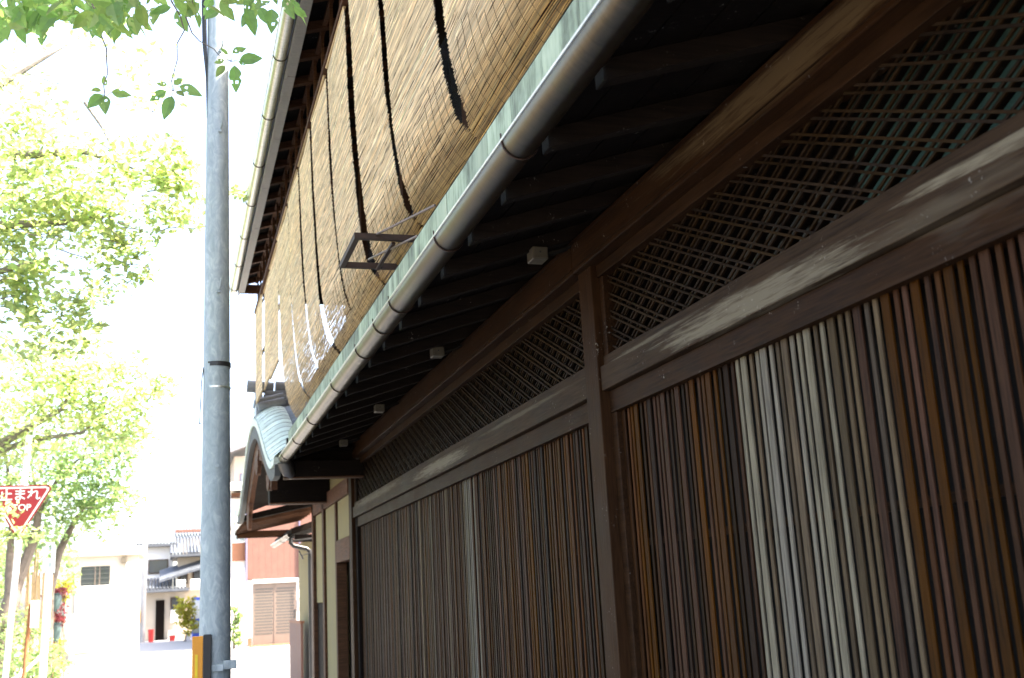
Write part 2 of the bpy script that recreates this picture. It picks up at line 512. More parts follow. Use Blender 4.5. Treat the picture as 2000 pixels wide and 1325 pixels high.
# interior backing
MB().box(2.02, 2.06, .3, 11.45, 0, 3.0).build('inner_wall', 'interior_dark', house)
MB().box(2.06, 6.0, -5, 11.3, 0, 3.15).build('core', 'interior_dark', house)

def slat_mesh(w, d, h):
    m_ = MB().box(0, d, -w / 2, w / 2, 0, h, min(w, d) * .12)
    me = bpy.data.meshes.new('slat'); me.from_pydata(m_.v, [], m_.f)
    return me
SL = {}
for kind_, w in (('wide', .034), ('thin', .019)):
    for mt in ('slat_brown', 'slat_orange', 'slat_dark', 'slat_grey', 'slat_tan'):
        me = slat_mesh(w, .007, 2.1); me.materials.append(M[mt]); SL[kind_, mt] = me

def lattice_bay(ya, yb):
    xf = 1.848
    # sill moulding of the transom, rail (nageshi), head and stiles of the slatted panel
    MB().box(1.812, 1.88, ya, yb, 2.345, 2.455).build('rail', 'timber_rail', house, bevel=.004)
    MB().box(1.83, 1.9, ya, yb, 2.456, 2.502).build('transom_sill', 'timber_rail', house, bevel=.003)
    MB().box(1.826, 1.9, ya, yb, 2.868, 2.924).build('transom_head', 'timber_frame', house, bevel=.003)
    for q in ((ya, ya + .05), (yb - .05, yb)):
        MB().box(1.835, 1.9, q[0], q[1], 2.503, 2.867).build('transom_stile', 'timber_frame', house, bevel=.003)
    fr = MB().box(xf - .003, 1.92, ya, yb, 2.245, 2.343)
    fr.box(xf, 1.92, ya, ya + .06, .1, 2.244).box(xf, 1.92, yb - .06, yb, .1, 2.244).box(xf - .001, 1.92, ya + .06, yb - .06, .08, .18)
    frame = fr.build('lattice_frame', 'timber_frame', house, bevel=.003)
    MB().box(xf - .006, xf - .002, ya + .02, yb - .02, 2.246, 2.256).build('bead', 'timber', house)
    for zz in (1.13, 1.66):
        MB().box(1.906, 1.92, ya + .06, yb - .06, zz, zz + .028).build('cross_rail', 'timber_frame', house)
    y = ya + .075
    i = 0
    while y < yb - .075:
        wide = i % 3 == 0
        w = .034 if wide else .019
        c = y + w / 2
        r = random.random()
        if 2.62 < c < 3.30:
            mt = 'slat_grey' if r < .78 else 'slat_tan'
        elif 3.30 <= c < 3.60:
            mt = 'slat_dark' if r < .75 else 'slat_brown'
        elif 2.40 < c <= 2.62:
            mt = 'slat_tan' if r < .35 else 'slat_brown'
        elif 6.75 < c < 7.05:
            mt = 'slat_grey' if r < .45 else 'slat_brown'
        elif 7.05 <= c < 8.4:
            mt = 'slat_tan' if r < .22 else ('slat_dark' if r < .6 else 'slat_brown')
        elif c < 2.4 or 3.6 <= c < 4.4:
            mt = 'slat_orange' if r < .26 else ('slat_brown' if r < .85 else 'slat_dark')
        elif c > 8.4:
            mt = 'slat_brown' if r < .6 else ('slat_dark' if r < .93 else 'slat_tan')
        else:
            mt = 'slat_brown' if r < .55 else ('slat_orange' if r < .62 else 'slat_dark')
        o = link('slat', SL['wide' if wide else 'thin', mt], frame, (1.872 + random.uniform(-.002, .002) + (0 if wide else .003), c + random.uniform(-.002, .002), .16))
        y += w + .0200
        i += 1
    # transom lattice: pairs of thin laths crossing at 25 degrees
    zb, zt = 2.49, 2.88
    sl = math.tan(math.radians(25.2))
    L_ = (zt - zb) / sl
    grid = MB().box(1.885, 1.892, ya + .05, yb - .05, 2.495, 2.508).build('transom_grid', 'timber_frame', house)
    for sgn in (1, -1):
        p = ya - L_
        while p < yb + L_:
            for off in (0, .054):
                a0, a1 = p + off, p + off + L_
                z0, z1 = (zb, zt) if sgn > 0 else (zt, zb)
                # clip to the bay
                lo, hi = ya + .045, yb - .045
                if a1 <= lo or a0 >= hi: continue
                c0, c1 = max(a0, lo), min(a1, hi)
                za = z0 + (z1 - z0) * (c0 - a0) / L_; zc = z0 + (z1 - z0) * (c1 - a0) / L_
                x = 1.862 if sgn > 0 else 1.871
                MB().bar((x, c0, za), (x, c1, zc), .0085, .0075, (1, 0, 0)).build('lath', 'lath', grid)
            if sgn < 0:
                lo, hi = ya + .045, yb - .045
                a0, a1 = p + .027, p + .027 + L_
                if a1 > lo and a0 < hi:
                    c0, c1 = max(a0, lo), min(a1, hi)
                    za = zt + (zb - zt) * (c0 - a0) / L_; zc = zt + (zb - zt) * (c1 - a0) / L_
                    MB().bar((1.898, c0, za), (1.898, c1, zc), .004, .022, (1, 0, 0)).build('backing_lath', 'timber_dark', grid)
            p += .173

lattice_bay(.36, 4.36)
lattice_bay(4.52, 11.40)
# what stands behind the transom: a teal sheet and a grey louvre
MB().box(1.985, 1.99, .5, 2.62, 2.45, 3.0).build('teal_sheet', 'backing_teal', house)
for i in range(14):
    MB().box(1.985, 1.99, 2.75 + i * .16, 2.75 + i * .16 + .1, 2.45, 2.72 + .06 * (i % 3)).build('louvre_board', 'backing_grey', house)
for i in range(40):
    MB().box(1.985, 1.99, 4.7 + i * .16, 4.7 + i * .16 + .1, 2.45, 2.74).build('louvre_board', 'backing_grey', house)

# ---------------------------------------------------------------- lower eave
def zr(x): return 2.905 + .315 * (x - 1.16)
EA, EB = -1.0, 10.95
sof = MB().sheet([[(x, y, zr(x) + .078) for y in (EA, EB)] for x in (1.10, 1.9)])
sof.sheet([[(x, y, zr(x) + .10) for y in (EA, EB)] for x in (1.10, 1.9)])
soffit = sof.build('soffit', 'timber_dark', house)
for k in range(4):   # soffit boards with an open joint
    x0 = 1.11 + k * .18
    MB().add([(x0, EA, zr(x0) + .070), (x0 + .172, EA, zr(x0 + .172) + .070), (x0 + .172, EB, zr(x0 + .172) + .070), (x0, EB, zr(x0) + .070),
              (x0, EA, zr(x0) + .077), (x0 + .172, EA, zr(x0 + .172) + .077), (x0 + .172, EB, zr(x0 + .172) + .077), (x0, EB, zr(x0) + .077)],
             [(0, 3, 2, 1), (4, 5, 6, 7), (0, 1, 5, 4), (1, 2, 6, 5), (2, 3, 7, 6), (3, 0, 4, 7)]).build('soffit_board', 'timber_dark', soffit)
y = .69
while y < 10.9:
    wr = .058
    r_ = MB()
    r_.add([(1.16, y - wr / 2, zr(1.16)), (1.90, y - wr / 2, zr(1.9)), (1.90, y + wr / 2, zr(1.9)), (1.16, y + wr / 2, zr(1.16)),
            (1.16, y - wr / 2, zr(1.16) + .069), (1.90, y - wr / 2, zr(1.9) + .069), (1.90, y + wr / 2, zr(1.9) + .069), (1.16, y + wr / 2, zr(1.16) + .069)],
           [(0, 3, 2, 1), (4, 5, 6, 7), (0, 1, 5, 4), (1, 2, 6, 5), (2, 3, 7, 6), (3, 0, 4, 7)])
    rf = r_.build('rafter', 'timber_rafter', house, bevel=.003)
    MB().box(1.153, 1.162, y - wr / 2 - .002, y + wr / 2 + .002, zr(1.16) - .003, zr(1.16) + .066).build('rafter_cap', 'cap_metal', rf)
    y += .482
# copper clad roof edge: single sheets with standing joints
edge = MB().box(1.118, 1.14, EA, EB, 2.97, 3.188).build('eave_board', 'timber_dark', house)
y = EA
while y < EB - .05:
    w = random.choice((.30, .34, .36))
    y2 = min(y + w, EB)
    MB().box(1.108 - random.uniform(0, .003), 1.117, y, y2 - .004, 2.985, 3.188 + random.uniform(0, .003)).build('copper_sheet', 'copper_patina', edge)
    y = y2
rs = MB().sheet([[(1.106, y, 3.193) for y in (EA, EB)], [(1.5, y, 3.31) for y in (EA, EB)], [(2.1, y, 3.50) for y in (EA, EB)]])
rs.sheet([[(1.13, y, 3.175) for y in (EA, EB)], [(2.1, y, 3.48) for y in (EA, EB)]])
rs.build('eave_roof', 'copper_grey', house)
MB().box(1.06, 1.86, 10.93, 11.05, 2.735, 2.90).build('eave_end_beam', 'timber_dark', house, bevel=.006)
MB().box(1.06, 1.86, 10.925, 11.055, 2.722, 2.734).build('eave_end_lit_edge', 'timber_brown', house)  # brown strip paints the lit bottom edge of the dark end beam
MB().tube([(1.06, 10.90, 2.90), (1.085, 10.93, 2.84), (1.12, 10.95, 2.77), (1.15, 10.96, 2.735)], [.075, .08, .065, .03], 12).build('eave_corner_cap', 'fascia_grey', house, smooth=True)
MB().box(1.10, 1.8, 11.06, 11.10, 2.90, 3.15).build('eave_end_board', 'timber_dark', house)

def gutter(cx, cz, r, ya, yb, hoops, mat, parent, seg=14):
    m = MB()
    rows, rows2 = [], []
    for k in range(seg + 1):
        t = math.pi + math.pi * k / seg
        rows.append([(cx + r * math.cos(t), yy, cz + r * math.sin(t)) for yy in np.linspace(ya, yb, 12)])
        rows2.append([(cx + (r - .004) * math.cos(t), yy, cz + (r - .004) * math.sin(t)) for yy in np.linspace(ya, yb, 12)])
    m.sheet(rows).sheet(rows2)
    m.prism([(cx + r * math.cos(math.pi + math.pi * k / seg), cz + r * math.sin(math.pi + math.pi * k / seg)) for k in range(seg + 1)], 'y', yb - .004, yb)
    o = m.build('gutter', mat, parent, smooth=True)
    MB().tube([(cx - r, yy, cz) for yy in np.linspace(ya, yb, 6)], .0065, 8).build('gutter_lip', 'gutter_bright', o, smooth=True)
    for yy in hoops:
        pts = [(cx + (r + .003) * math.cos(math.pi + math.pi * k / seg), yy, cz + (r + .003) * math.sin(math.pi + math.pi * k / seg)) for k in range(seg + 1)]
        pts = [(cx - r - .004, yy, cz + .022)] + pts
        MB().tube(pts, .0030, 6).build('hanger', 'iron_rust', o)
    return o
gutter(1.058, 2.922, .060, EA, 10.86, [-.2, .8, 1.9, 3.08, 4.04, 5.02, 5.46, 6.05, 7.08, 8.44, 9.51, 10.54], 'gutter_steel', house)

# ---------------------------------------------------------------- upper storey and its eave
UA, UB = -3.0, 14.0
up_wall = MB().box(1.78, 5.5, UA, 11.0, 3.3, 5.9).build('upper_wall', 'timber_dark', house)
k = 0
y = UA + .2
while y < 10.9:
    MB().box(1.70, 1.779, y, y + .11, 3.36, 5.75).build('upper_post', 'timber_brown', house)
    if y + .97 < 10.95:
        f_ = MB().box(1.755, 1.778, y + .14, y + .95, 3.75, 5.3).build('upper_window', 'timber_dark', house)
        MB().box(1.745, 1.754, y + .18, y + .53, 3.8, 5.25).build('pane', 'glass_dark', f_)
        MB().box(1.745, 1.754, y + .56, y + .91, 3.8, 5.25).build('pane', 'glass_dark', f_)
    y += .97
MB().box(1.12, 1.78, 10.95, 11.0, 4.55, 5.62).build('end_partition', 'timber_dark', house)
MB().box(1.35, 1.79, UA, 11.0, 3.60, 3.66).build('veranda_floor', 'timber_brown', house)
MB().box(1.33, 1.37, UA, 11.0, 3.66, 3.72).build('veranda_rail', 'timber_brown', house)
def zs(x): return 5.60 + .30 * (x - .80)
rf = MB()
rf.add([(.76, UA, zs(.76) + .04), (3.4, UA, zs(3.4) + .04), (3.4, UB, zs(3.4) + .04), (.76, UB, zs(.76) + .04),
        (.76, UA, zs(.76) + .13), (3.4, UA, zs(3.4) + .13), (3.4, UB, zs(3.4) + .13), (.76, UB, zs(.76) + .13)],
       [(0, 3, 2, 1), (4, 5, 6, 7), (0, 1, 5, 4), (1, 2, 6, 5), (2, 3, 7, 6), (3, 0, 4, 7)])
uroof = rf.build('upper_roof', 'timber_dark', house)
rf = MB()
rf.add([(3.4, UA, zs(3.4) + .04), (6.2, UA, zs(.6) + .04), (6.2, UB, zs(.6) + .04), (3.4, UB, zs(3.4) + .04), (3.4, UA, zs(3.4) + .13), (6.2, UA, zs(.6) + .13), (6.2, UB, zs(.6) + .13), (3.4, UB, zs(3.4) + .13)],
       [(0, 3, 2, 1), (4, 5, 6, 7), (0, 1, 5, 4), (1, 2, 6, 5), (2, 3, 7, 6), (3, 0, 4, 7)])
rf.build('upper_roof', 'tile_grey', house)
y = .2
while y < 13.98:
    MB().add([(.80, y, zs(.80) - .03), (1.78, y, zs(1.78) - .03), (1.78, y + .055, zs(1.78) - .03), (.80, y + .055, zs(.80) - .03),
              (.80, y, zs(.80) + .038), (1.78, y, zs(1.78) + .038), (1.78, y + .055, zs(1.78) + .038), (.80, y + .055, zs(.80) + .038)],
             [(0, 3, 2, 1), (4, 5, 6, 7), (0, 1, 5, 4), (1, 2, 6, 5), (2, 3, 7, 6), (3, 0, 4, 7)]).build('upper_rafter', 'timber_brown', house)
    y += .44
y = UA
while y < UB - .1:
    y2 = min(y + 1.2, UB)
    MB().box(.775, .795, y, y2 - .005, 5.47, 5.64).build('fascia_board', 'fascia_grey', house)
    MB().box(.795, .86, y, y2 - .005, 5.50, 5.512).build('fascia_board', 'fascia_grey', house)
    y = y2
gutter(.722, 5.545, .052, UA, UB, [0.2 + 1.05 * k for k in range(14)], 'gutter_bright', house, 10)
MB().box(.78, 1.75, 13.96, 13.995, 5.50, 5.62).build('gable_trim', 'timber_brown', house)
# hanging rack from which the blinds hang
MB().box(1.0, 1.035, .2, 14.0, 5.645, 5.675).build('rack_top_rail', 'timber_brown', house)
MB().box(.985, 1.03, .2, 14.02, 5.235, 5.275).build('rack_bottom_rail', 'timber_brown', house, bevel=.003)
y = .5
while y < 14.0:
    MB().box(1.002, 1.024, y, y + .022, 5.275, 5.645).build('baluster', 'timber_brown', house)
    MB().bar((1.05, y + .1, 5.28), (1.22, y + .1, 5.70), .02, .02).build('baluster', 'timber_brown', house)
    y += .455
MB().box(1.0, 1.03, 13.97, 14.0, 4.9, 5.24).build('baluster', 'timber_brown', house)
MB().box(1.05, 1.07, 11.1, 14.0, 4.60, 4.625).build('tie_bar', 'timber_brown', house)

# ---------------------------------------------------------------- reed blinds
PROF = [(1.010, 5.24), (1.022, 4.7), (1.042, 4.2), (1.062, 3.85), (1.085, 3.64), (1.118, 3.48), (1.165, 3.385), (1.225, 3.325), (1.29, 3.30), (1.345, 3.315)]
def profile(straight=False, zend=3.75, dx=0, drop=0):
    if straight:
        pts = [(1.012 + dx, 5.24 - t * (5.24 - zend)) for t in np.linspace(0, 1, 30)]
        return np.array(pts)
    P_ = np.array(PROF, float)
    t = np.concatenate([[0], np.cumsum(np.hypot(*np.diff(P_, axis=0).T))])
    # smooth resample (Catmull-Rom like through linear + moving average)
    tt = np.linspace(0, t[-1], 240)
    x = np.interp(tt, t, P_[:, 0]); z = np.interp(tt, t, P_[:, 1])
    kx = np.ones(21) / 21
    x = np.convolve(np.pad(x, 10, 'edge'), kx, 'valid'); z2 = np.convolve(np.pad(z, 10, 'edge'), kx, 'valid')
    low = np.clip((4.2 - z2) / .9, 0, 1)
    x = x + dx * low
    z2 = z2 - drop * low
    return np.stack([x, z2], 1)

def reed_blind(ya, yb, straight, label, seed, zend=3.75, gap0=0, gap1=0):
    r = np.random.default_rng(seed)
    dx = r.uniform(-.012, .02); drop = r.uniform(-.015, .025)
    pr = profile(straight, zend, dx, drop)
    t = np.concatenate([[0], np.cumsum(np.hypot(*np.diff(pr, axis=0).T))])
    pitch = .0046
    n = int(t[-1] / pitch)
    ss = (np.arange(n) + .5) * pitch
    xs = np.interp(ss, t, pr[:, 0]); zz = np.interp(ss, t, pr[:, 1])
    shut = 0 if straight else np.clip((3.47 - zz) / .09, 0, 1)
    e0 = ya - gap0 * shut + .016 * np.sin(ss * 2.3 + r.uniform(0, 6)) + .010 * np.sin(ss * 7 + r.uniform(0, 6)) + r.normal(0, .008, n)
    e1 = yb + gap1 * shut + .016 * np.sin(ss * 2.0 + r.uniform(0, 6)) + .010 * np.sin(ss * 6 + r.uniform(0, 6)) + r.normal(0, .008, n)
    root = thing('reed_blind', ((pr[0, 0]), (ya + yb) / 2, 5.24), label, 'blind', 'reed blinds hanging in a row')
    seg = 8
    rad = r.uniform(.0021, .0031, n)
    tilt = r.normal(0, .0022, n)
    V = np.zeros((n, seg, 4, 3)); 
    bow = r.normal(0, .0026, (n, seg))
    for i in range(seg):
        f_ = i / (seg - 1)
        yy = e0 + (e1 - e0) * f_
        cz = zz + tilt * (f_ - .5) * 2 + bow[:, i]
        cx = xs + .006 * np.sin(yy * 3 + seed) * 1 + r.normal(0, .0008, n)
        for k, (a, b_) in enumerate(((-1, 0), (0, 1), (1, 0), (0, -1))):
            V[:, i, k, 0] = cx + a * rad * 1.0
            V[:, i, k, 1] = yy
            V[:, i, k, 2] = cz + b_ * rad * 1.02
    idx = np.arange(n * seg * 4).reshape(n, seg, 4)
    F = []
    for i in range(seg - 1):
        for k in range(4):
            k2 = (k + 1) % 4
            F.append(np.stack([idx[:, i, k], idx[:, i, k2], idx[:, i + 1, k2], idx[:, i + 1, k]], 1))
    F = np.concatenate(F + [idx[:, 0, :], idx[:, -1, ::-1]])
    me = bpy.data.meshes.new('reeds')
    me.from_pydata(V.reshape(-1, 3).tolist(), [], F.tolist())
    me.materials.append(M['reed'])
    col = me.color_attributes.new('tone', 'FLOAT_COLOR', 'POINT')
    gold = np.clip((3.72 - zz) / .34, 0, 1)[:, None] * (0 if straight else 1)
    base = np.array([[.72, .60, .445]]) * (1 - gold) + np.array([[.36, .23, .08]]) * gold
    br = np.clip(r.normal(1, .20, n), .45, 1.5)[:, None]
    hue = r.normal(0, .05, (n, 1)) * np.array([[1, 0, -1.2]])
    c = np.clip(base * (1 + hue) * br, .02, .9)
    ca = np.ones((n, seg, 4, 4)); ca[..., :3] = c[:, None, None, :]
    ca[..., :3] *= r.uniform(.66, 1.34, (n, seg, 1, 1))
    col.data.foreach_set('color', ca.reshape(-1).astype(np.float32))
    tag(link('reeds', me, root), kind='stuff')
    # binding threads that show where the foot of the blind curls in
    th = MB()
    ny = int((yb - ya) / .088)
    for j in range(ny):
        y_ = ya + .045 + j * (yb - ya - .09) / max(1, ny - 1)
        pts = []
        for q in np.linspace(t[-1] * (.76 + .03 * math.sin(j * 5.3)), t[-1] * .995, 20):
            i = min(n - 1, int(q / pitch))
            x_ = np.interp(q, t, pr[:, 0]); z_ = np.interp(q, t, pr[:, 1])
            d = np.array([np.interp(q + .02, t, pr[:, 0]) - np.interp(q - .02, t, pr[:, 0]), np.interp(q + .02, t, pr[:, 1]) - np.interp(q - .02, t, pr[:, 1])])
            d /= np.linalg.norm(d) + 1e-9
            nx, nz = d[1], -d[0]
            pts.append((x_ + nx * .0034 + .006 * math.sin(y_ * 3 + seed), y_ + .004 * math.sin(q * 14 + j), z_ + nz * .0034))
        th.tube(pts, .0011, 3, False)
    if not straight: tag(th.build('binding_threads', 'thread_dark', root), kind='stuff')
    MB().tube([(pr[0, 0] - .004, ya, 5.232), (pr[0, 0] - .004, yb, 5.232)], .011, 6).build('head_pole', 'cane', root)
    MB().tube([(pr[-1, 0], ya + .01, pr[-1, 1]), (pr[-1, 0], yb - .01, pr[-1, 1])], .012, 6).build('foot_pole', 'cane', root)
    for y_ in (ya + .2, yb - .2):
        MB().tube([(pr[0, 0] - .004, y_, 5.225), (pr[0, 0] - .015, y_, 5.25), (pr[0, 0], y_, 5.285)], .003, 5).build('tie_cord', 'thread_dark', root)

edges_y = [.65, 1.75, 2.86, 4.05, 5.13, 6.17, 7.15, 8.07, 8.97, 9.90, 10.98]
LB = 'weathered tan reed blind hanging above the copper roof edge, its foot curving inward'
for i in range(len(edges_y) - 1):
    gw = (.12, .13, .14, .15, .18, .15, .12, .15, .07, .10, .06)
    gp, gq = gw[i] / 2, gw[i + 1] / 2
    LB = 'weathered tan reed blind hanging directly behind the rusty iron bracket' if i == 4 else 'weathered tan reed blind with inward curving foot, in the row clear of the iron bracket'
    reed_blind(edges_y[i] + gp, edges_y[i + 1] - gq, False, LB, 100 + i, 3.75, gp * .9, gq * .9)
LB2 = 'straight thin reed blind with sky showing behind it, hanging above the tiled gable ridge'
for i, (a, b_) in enumerate(((11.04, 11.99), (12.08, 12.98), (13.06, 14.0))):
    reed_blind(a, b_, True, LB2, 200 + i, 3.95 if i == 0 else 4.02)

# ---------------------------------------------------------------- iron bracket, boxes
br = thing('iron_bracket', (1.1, 5.55, 3.33), 'rusty iron bracket frame with thin stay rods jutting out over the copper roof edge', 'bracket')
ZB = 3.345
MB().box(.88, 1.42, 5.29, 5.318, ZB - .016, ZB + .016).build('side_bar', 'iron_rust', br)
MB().box(.88, 1.42, 5.79, 5.818, ZB - .016, ZB + .016).build('side_bar', 'iron_rust', br)
MB().box(.88, .908, 5.318, 5.79, ZB - .016, ZB + .016).build('end_bar', 'iron_rust', br)
MB().box(1.08, 1.10, 5.318, 5.79, ZB - .03, ZB - .017).build('cross_bar', 'iron_rust', br)
MB().box(1.20, 1.22, 5.318, 5.79, ZB - .03, ZB - .017).build('cross_bar', 'iron_rust', br)
MB().tube([(.996, 5.30, ZB + .012), (1.145, 4.60, 3.27)], .006, 6).build('stay_rod', 'rod_steel', br)
MB().tube([at(720, 507, y=5.80), (1.145, 4.98, 3.25)], .006, 6).build('stay_rod', 'rod_steel', br)
MB().box(1.395, 1.42, 5.27, 5.83, ZB + .27, ZB + .30).build('wall_bar', 'iron_rust', br)
MB().box(1.395, 1.42, 5.29, 5.31, 3.29, ZB + .27).build('upright', 'iron_rust', br)
MB().box(1.395, 1.42, 5.80, 5.82, 3.29, ZB + .27).build('upright', 'iron_rust', br)

for i, yb_ in enumerate((4.51, 6.54, 8.60, 10.55)):
    e = thing('eave_lamp_box', (1.6, yb_, 3.0), 'small cream electrical box clipped under the eave beside the top beam', 'electrical box', 'cream boxes under the eave')
    MB().box(1.565, 1.64, yb_ - .045, yb_ + .045, 2.985, 3.045, .004).build('casing', 'box_plastic', e)
    MB().box(1.572, 1.632, yb_ - .0475, yb_ - .0455, 2.99, 3.04).build('cover', 'box_plastic', e)
    MB().tube([(1.60, yb_ - .046, 3.018), (1.60, yb_ - .051, 3.018)], .005, 8).build('screw', 'rubber_black', e)
    MB().tube([(1.64, yb_ - .02, 3.02), (1.70, yb_ - .02, 3.035), (1.76, yb_ - .02, 3.06)], .009, 8).build('conduit', 'cap_metal', e)
    MB().tube([(1.64, yb_ + .015, 3.02), (1.70, yb_ + .02, 3.035), (1.76, yb_ + .02, 3.06)], .007, 8).build('conduit', 'cap_metal', e)

# ================================================================== CURVED ENTRANCE GABLE
gb = thing('entrance_gable', (1.5, 14.1, 2.7), 'curved copper clad entrance gable with brown barge boards beyond the lattice front', 'gable roof')
GC, GH, GF, GT = 14.1, 3.22, 2.86, 3.80
def arch(t, off=0.0):
    """ogee line, t in -1..1; off lowers it"""
    z = GF + (GT - GF) * (.5 + .5 * math.cos(math.pi * t)) ** .92 - off * (1 - .35 * abs(t)) + .05 * max(0, abs(t) - .85) / .15
    return (GC + GH * t * (1 - off * .12), z)
TT = np.linspace(-1, 1, 45)
def arch_plate(x0, x1, o0, o1, name, mat, t0=-1, t1=1, parent=gb):
    m = MB()
    tt = np.linspace(t0, t1, 41)
    ra = [arch(t, o0) for t in tt]; rb = [arch(t, o1) for t in tt]
    vv, ff = [], []
    for (a, b_) in zip(ra, rb):
        vv += [(x0, a[0], a[1]), (x1, a[0], a[1]), (x1, b_[0], b_[1]), (x0, b_[0], b_[1])]
    for i in range(len(tt) - 1):
        for k in range(4):
            k2 = (k + 1) % 4
            ff.append((i * 4 + k, i * 4 + k2, i * 4 + 4 + k2, i * 4 + 4 + k))
    ff += [(0, 1, 2, 3), tuple(len(vv) - 4 + k for k in (3, 2, 1, 0))]
    return m.add(vv, ff).build(name, mat, parent, smooth=True)
arch_plate(.955, 1.03, -.03, .07, 'copper_edge', 'copper_pale')
arch_plate(.97, 1.03, .072, .24, 'outer_barge_board', 'board_grey')
arch_plate(1.035, 1.10, .20, .52, 'inner_barge_board', 'timber_bargeboard', -.66, .66)
# verge: rolled copper pieces, each its own sheet
NV = 40
for i in range(NV):
    ta, tb = -1 + 2 * i / NV, -1 + 2 * (i + 1.03) / NV
    rows = []
    for t in (ta, tb):
        yy, z0 = arch(t, -.03)
        row = []
        for k in range(9):
            s_ = k / 8
            x = .965 + .34 * s_
            row.append((x, yy, z0 + (.006 if (t == ta) == (ta < 0) else .0) + .15 * math.sin(math.pi * min(1, s_ * .62 + .0)) + .008))
        rows.append(row)
    MB().sheet(rows).build('verge_sheet', 'copper_pale', gb, smooth=True)
# field of the roof behind the verge, in courses
for i in range(26):
    ta, tb = -1 + 2 * i / 26, -1 + 2 * (i + .97) / 26
    for (xa, xb) in ((1.28, 1.75), (1.756, 2.4)):
        rows = [[(x, arch(t, -.03)[0], arch(t, -.03)[1] + .13 + .24 * (x - 1.28)) for x in (xa, xb)] for t in (ta, (ta + tb) / 2, tb)]
        MB().sheet(rows).build('roof_sheet', 'copper_grey', gb)
m = MB()
m.sheet([[(x, arch(t, .05)[0], arch(t, .05)[1] + .14 * min(1, (x - 1.03) / .3)) for x in (1.03, 1.4, 2.4)] for t in TT])
m.build('under_boarding', 'timber_dark', gb)
# tie beams and inner wall of the porch
MB().box(1.11, 1.95, 13.2, 13.42, 2.69, 3.5).build('tie_beam', 'timber_dark', gb, bevel=.01)
MB().box(1.11, 1.95, 13.195, 13.425, 2.675, 2.689).build('tie_beam_lit_edge', 'timber_brown', gb)  # light on the beam's lower edge, painted as a thin brown strip
MB().box(1.25, 1.95, 11.06, 13.19, 3.15, 3.18).build('porch_ceiling', 'timber_dark', gb)
# pendants: carved lobes
def pendant(x, y, z, w, h, name='pendant'):
    poly = [(y - w * .5, z), (y + w * .5, z), (y + w * .55, z - h * .25), (y + w * .38, z - h * .45), (y + w * .42, z - h * .68), (y + w * .2, z - h * .95), (y, z - h), (y - w * .2, z - h * .95), (y - w * .42, z - h * .68), (y - w * .38, z - h * .45), (y - w * .55, z - h * .25)]
    MB().prism(poly, 'x', x, x + .05).build(name, 'timber_bargeboard', gb, bevel=.005)
pendant(1.02, 14.1, 3.42, .5, .30)
pendant(1.02, 15.75, 2.90, .5, .36)
pendant(1.02, 12.4, 2.95, .42, .20)
# ridge on the gable: stacked tiles with round ends and an end ornament
rd = thing('ridge_ornament', (1.3, 14.1, 3.9), 'stack of grey ridge tiles with round ends on top of the curved gable', 'roof ridge')
for k, (hw, x0) in enumerate(((.20, 1.10), (.18, 1.12), (.16, 1.10), (.14, 1.12))):
    for j in range(4):
        xa = x0 + j * .30
        MB().box(xa, xa + .29, 14.1 - hw, 14.1 + hw, 3.97 + k * .06, 3.97 + k * .06 + .05, .006).build('ridge_tile', 'tile_grey', rd)
for j in range(3):
    MB().tube([(.90 + j * .36, 14.1, 4.275 + .01 * (j == 0)), (.90 + j * .36 + .34, 14.1, 4.265)], [.085 - .005 * j, .075], 12).build('cap_tile', 'tile_grey', rd, smooth=True)
for s_ in (-1, 1):
    MB().tube([(1.02, 14.1 + s_ * .22, 4.02), (1.35, 14.1 + s_ * .24, 4.10)], .06, 12).build('round_tile', 'tile_grey', rd, smooth=True)
    MB().tube([(1.02, 14.1 + s_ * .32, 3.95), (1.35, 14.1 + s_ * .34, 4.02)], .06, 12).build('round_tile', 'tile_grey', rd, smooth=True)
MB().prism([(13.86, 3.86), (14.34, 3.86), (14.28, 4.1), (14.2, 4.24), (14.0, 4.24), (13.92, 4.1)], 'x', 1.0, 1.09).build('end_ornament', 'tile_grey', rd, bevel=.012)
for s_ in (-.11, .0, .11):
    MB().tube([(.985, 14.1 + s_, 4.05), (1.0, 14.1 + s_, 4.05)], .042, 12).build('boss', 'tile_grey', rd, smooth=True)

# ================================================================== PORCH WALL (yellow plaster) and the next eave
MB().box(1.84, 3.5, 11.30, 11.598, 0, 3.2).build('end_wall', 'timber_dark', house)
pw = thing('plaster_wall', (1.9, 13.3, 0), 'yellow plaster entrance wall with brown posts and a dark doorway', 'wall')
MB().box(1.82, 1.95, 11.60, 12.52, 2.18, 2.62).build('plaster_panel', 'plaster_yellow', pw)
MB().box(1.80, 1.95, 11.60, 12.56, 1.93, 2.178).build('lintel', 'timber_bargeboard', pw, bevel=.005)
MB().box(1.94, 2.0, 11.60, 12.55, 0, 1.929).build('door', 'timber_dark', pw)
MB().box(1.80, 1.92, 12.56, 12.66, 0, 2.62).build('post', 'timber_brown', pw, bevel=.005)
MB().box(1.82, 1.95, 12.665, 13.55, 0, 2.62).build('plaster_panel', 'plaster_yellow', pw)
MB().box(1.79, 1.92, 13.56, 13.72, 0, 2.9).build('post', 'timber_brown', pw, bevel=.005)
MB().box(1.83, 1.95, 13.725, 14.6, 1.5, 2.62).build('plaster_panel', 'plaster_yellow', pw)
MB().box(1.84, 1.95, 13.725, 14.6, 0, 1.49).build('door', 'timber_dark', pw)
MB().box(1.79, 1.92, 14.61, 14.75, 0, 2.9).build('post', 'timber_brown', pw, bevel=.005)
MB().box(1.79, 1.96, 11.605, 14.75, 2.625, 2.80).build('wall_beam', 'timber_bargeboard', pw, bevel=.005)
MB().box(2.01, 3.6, 11.6, 14.75, 0, 3.3).build('core', 'interior_dark', pw)
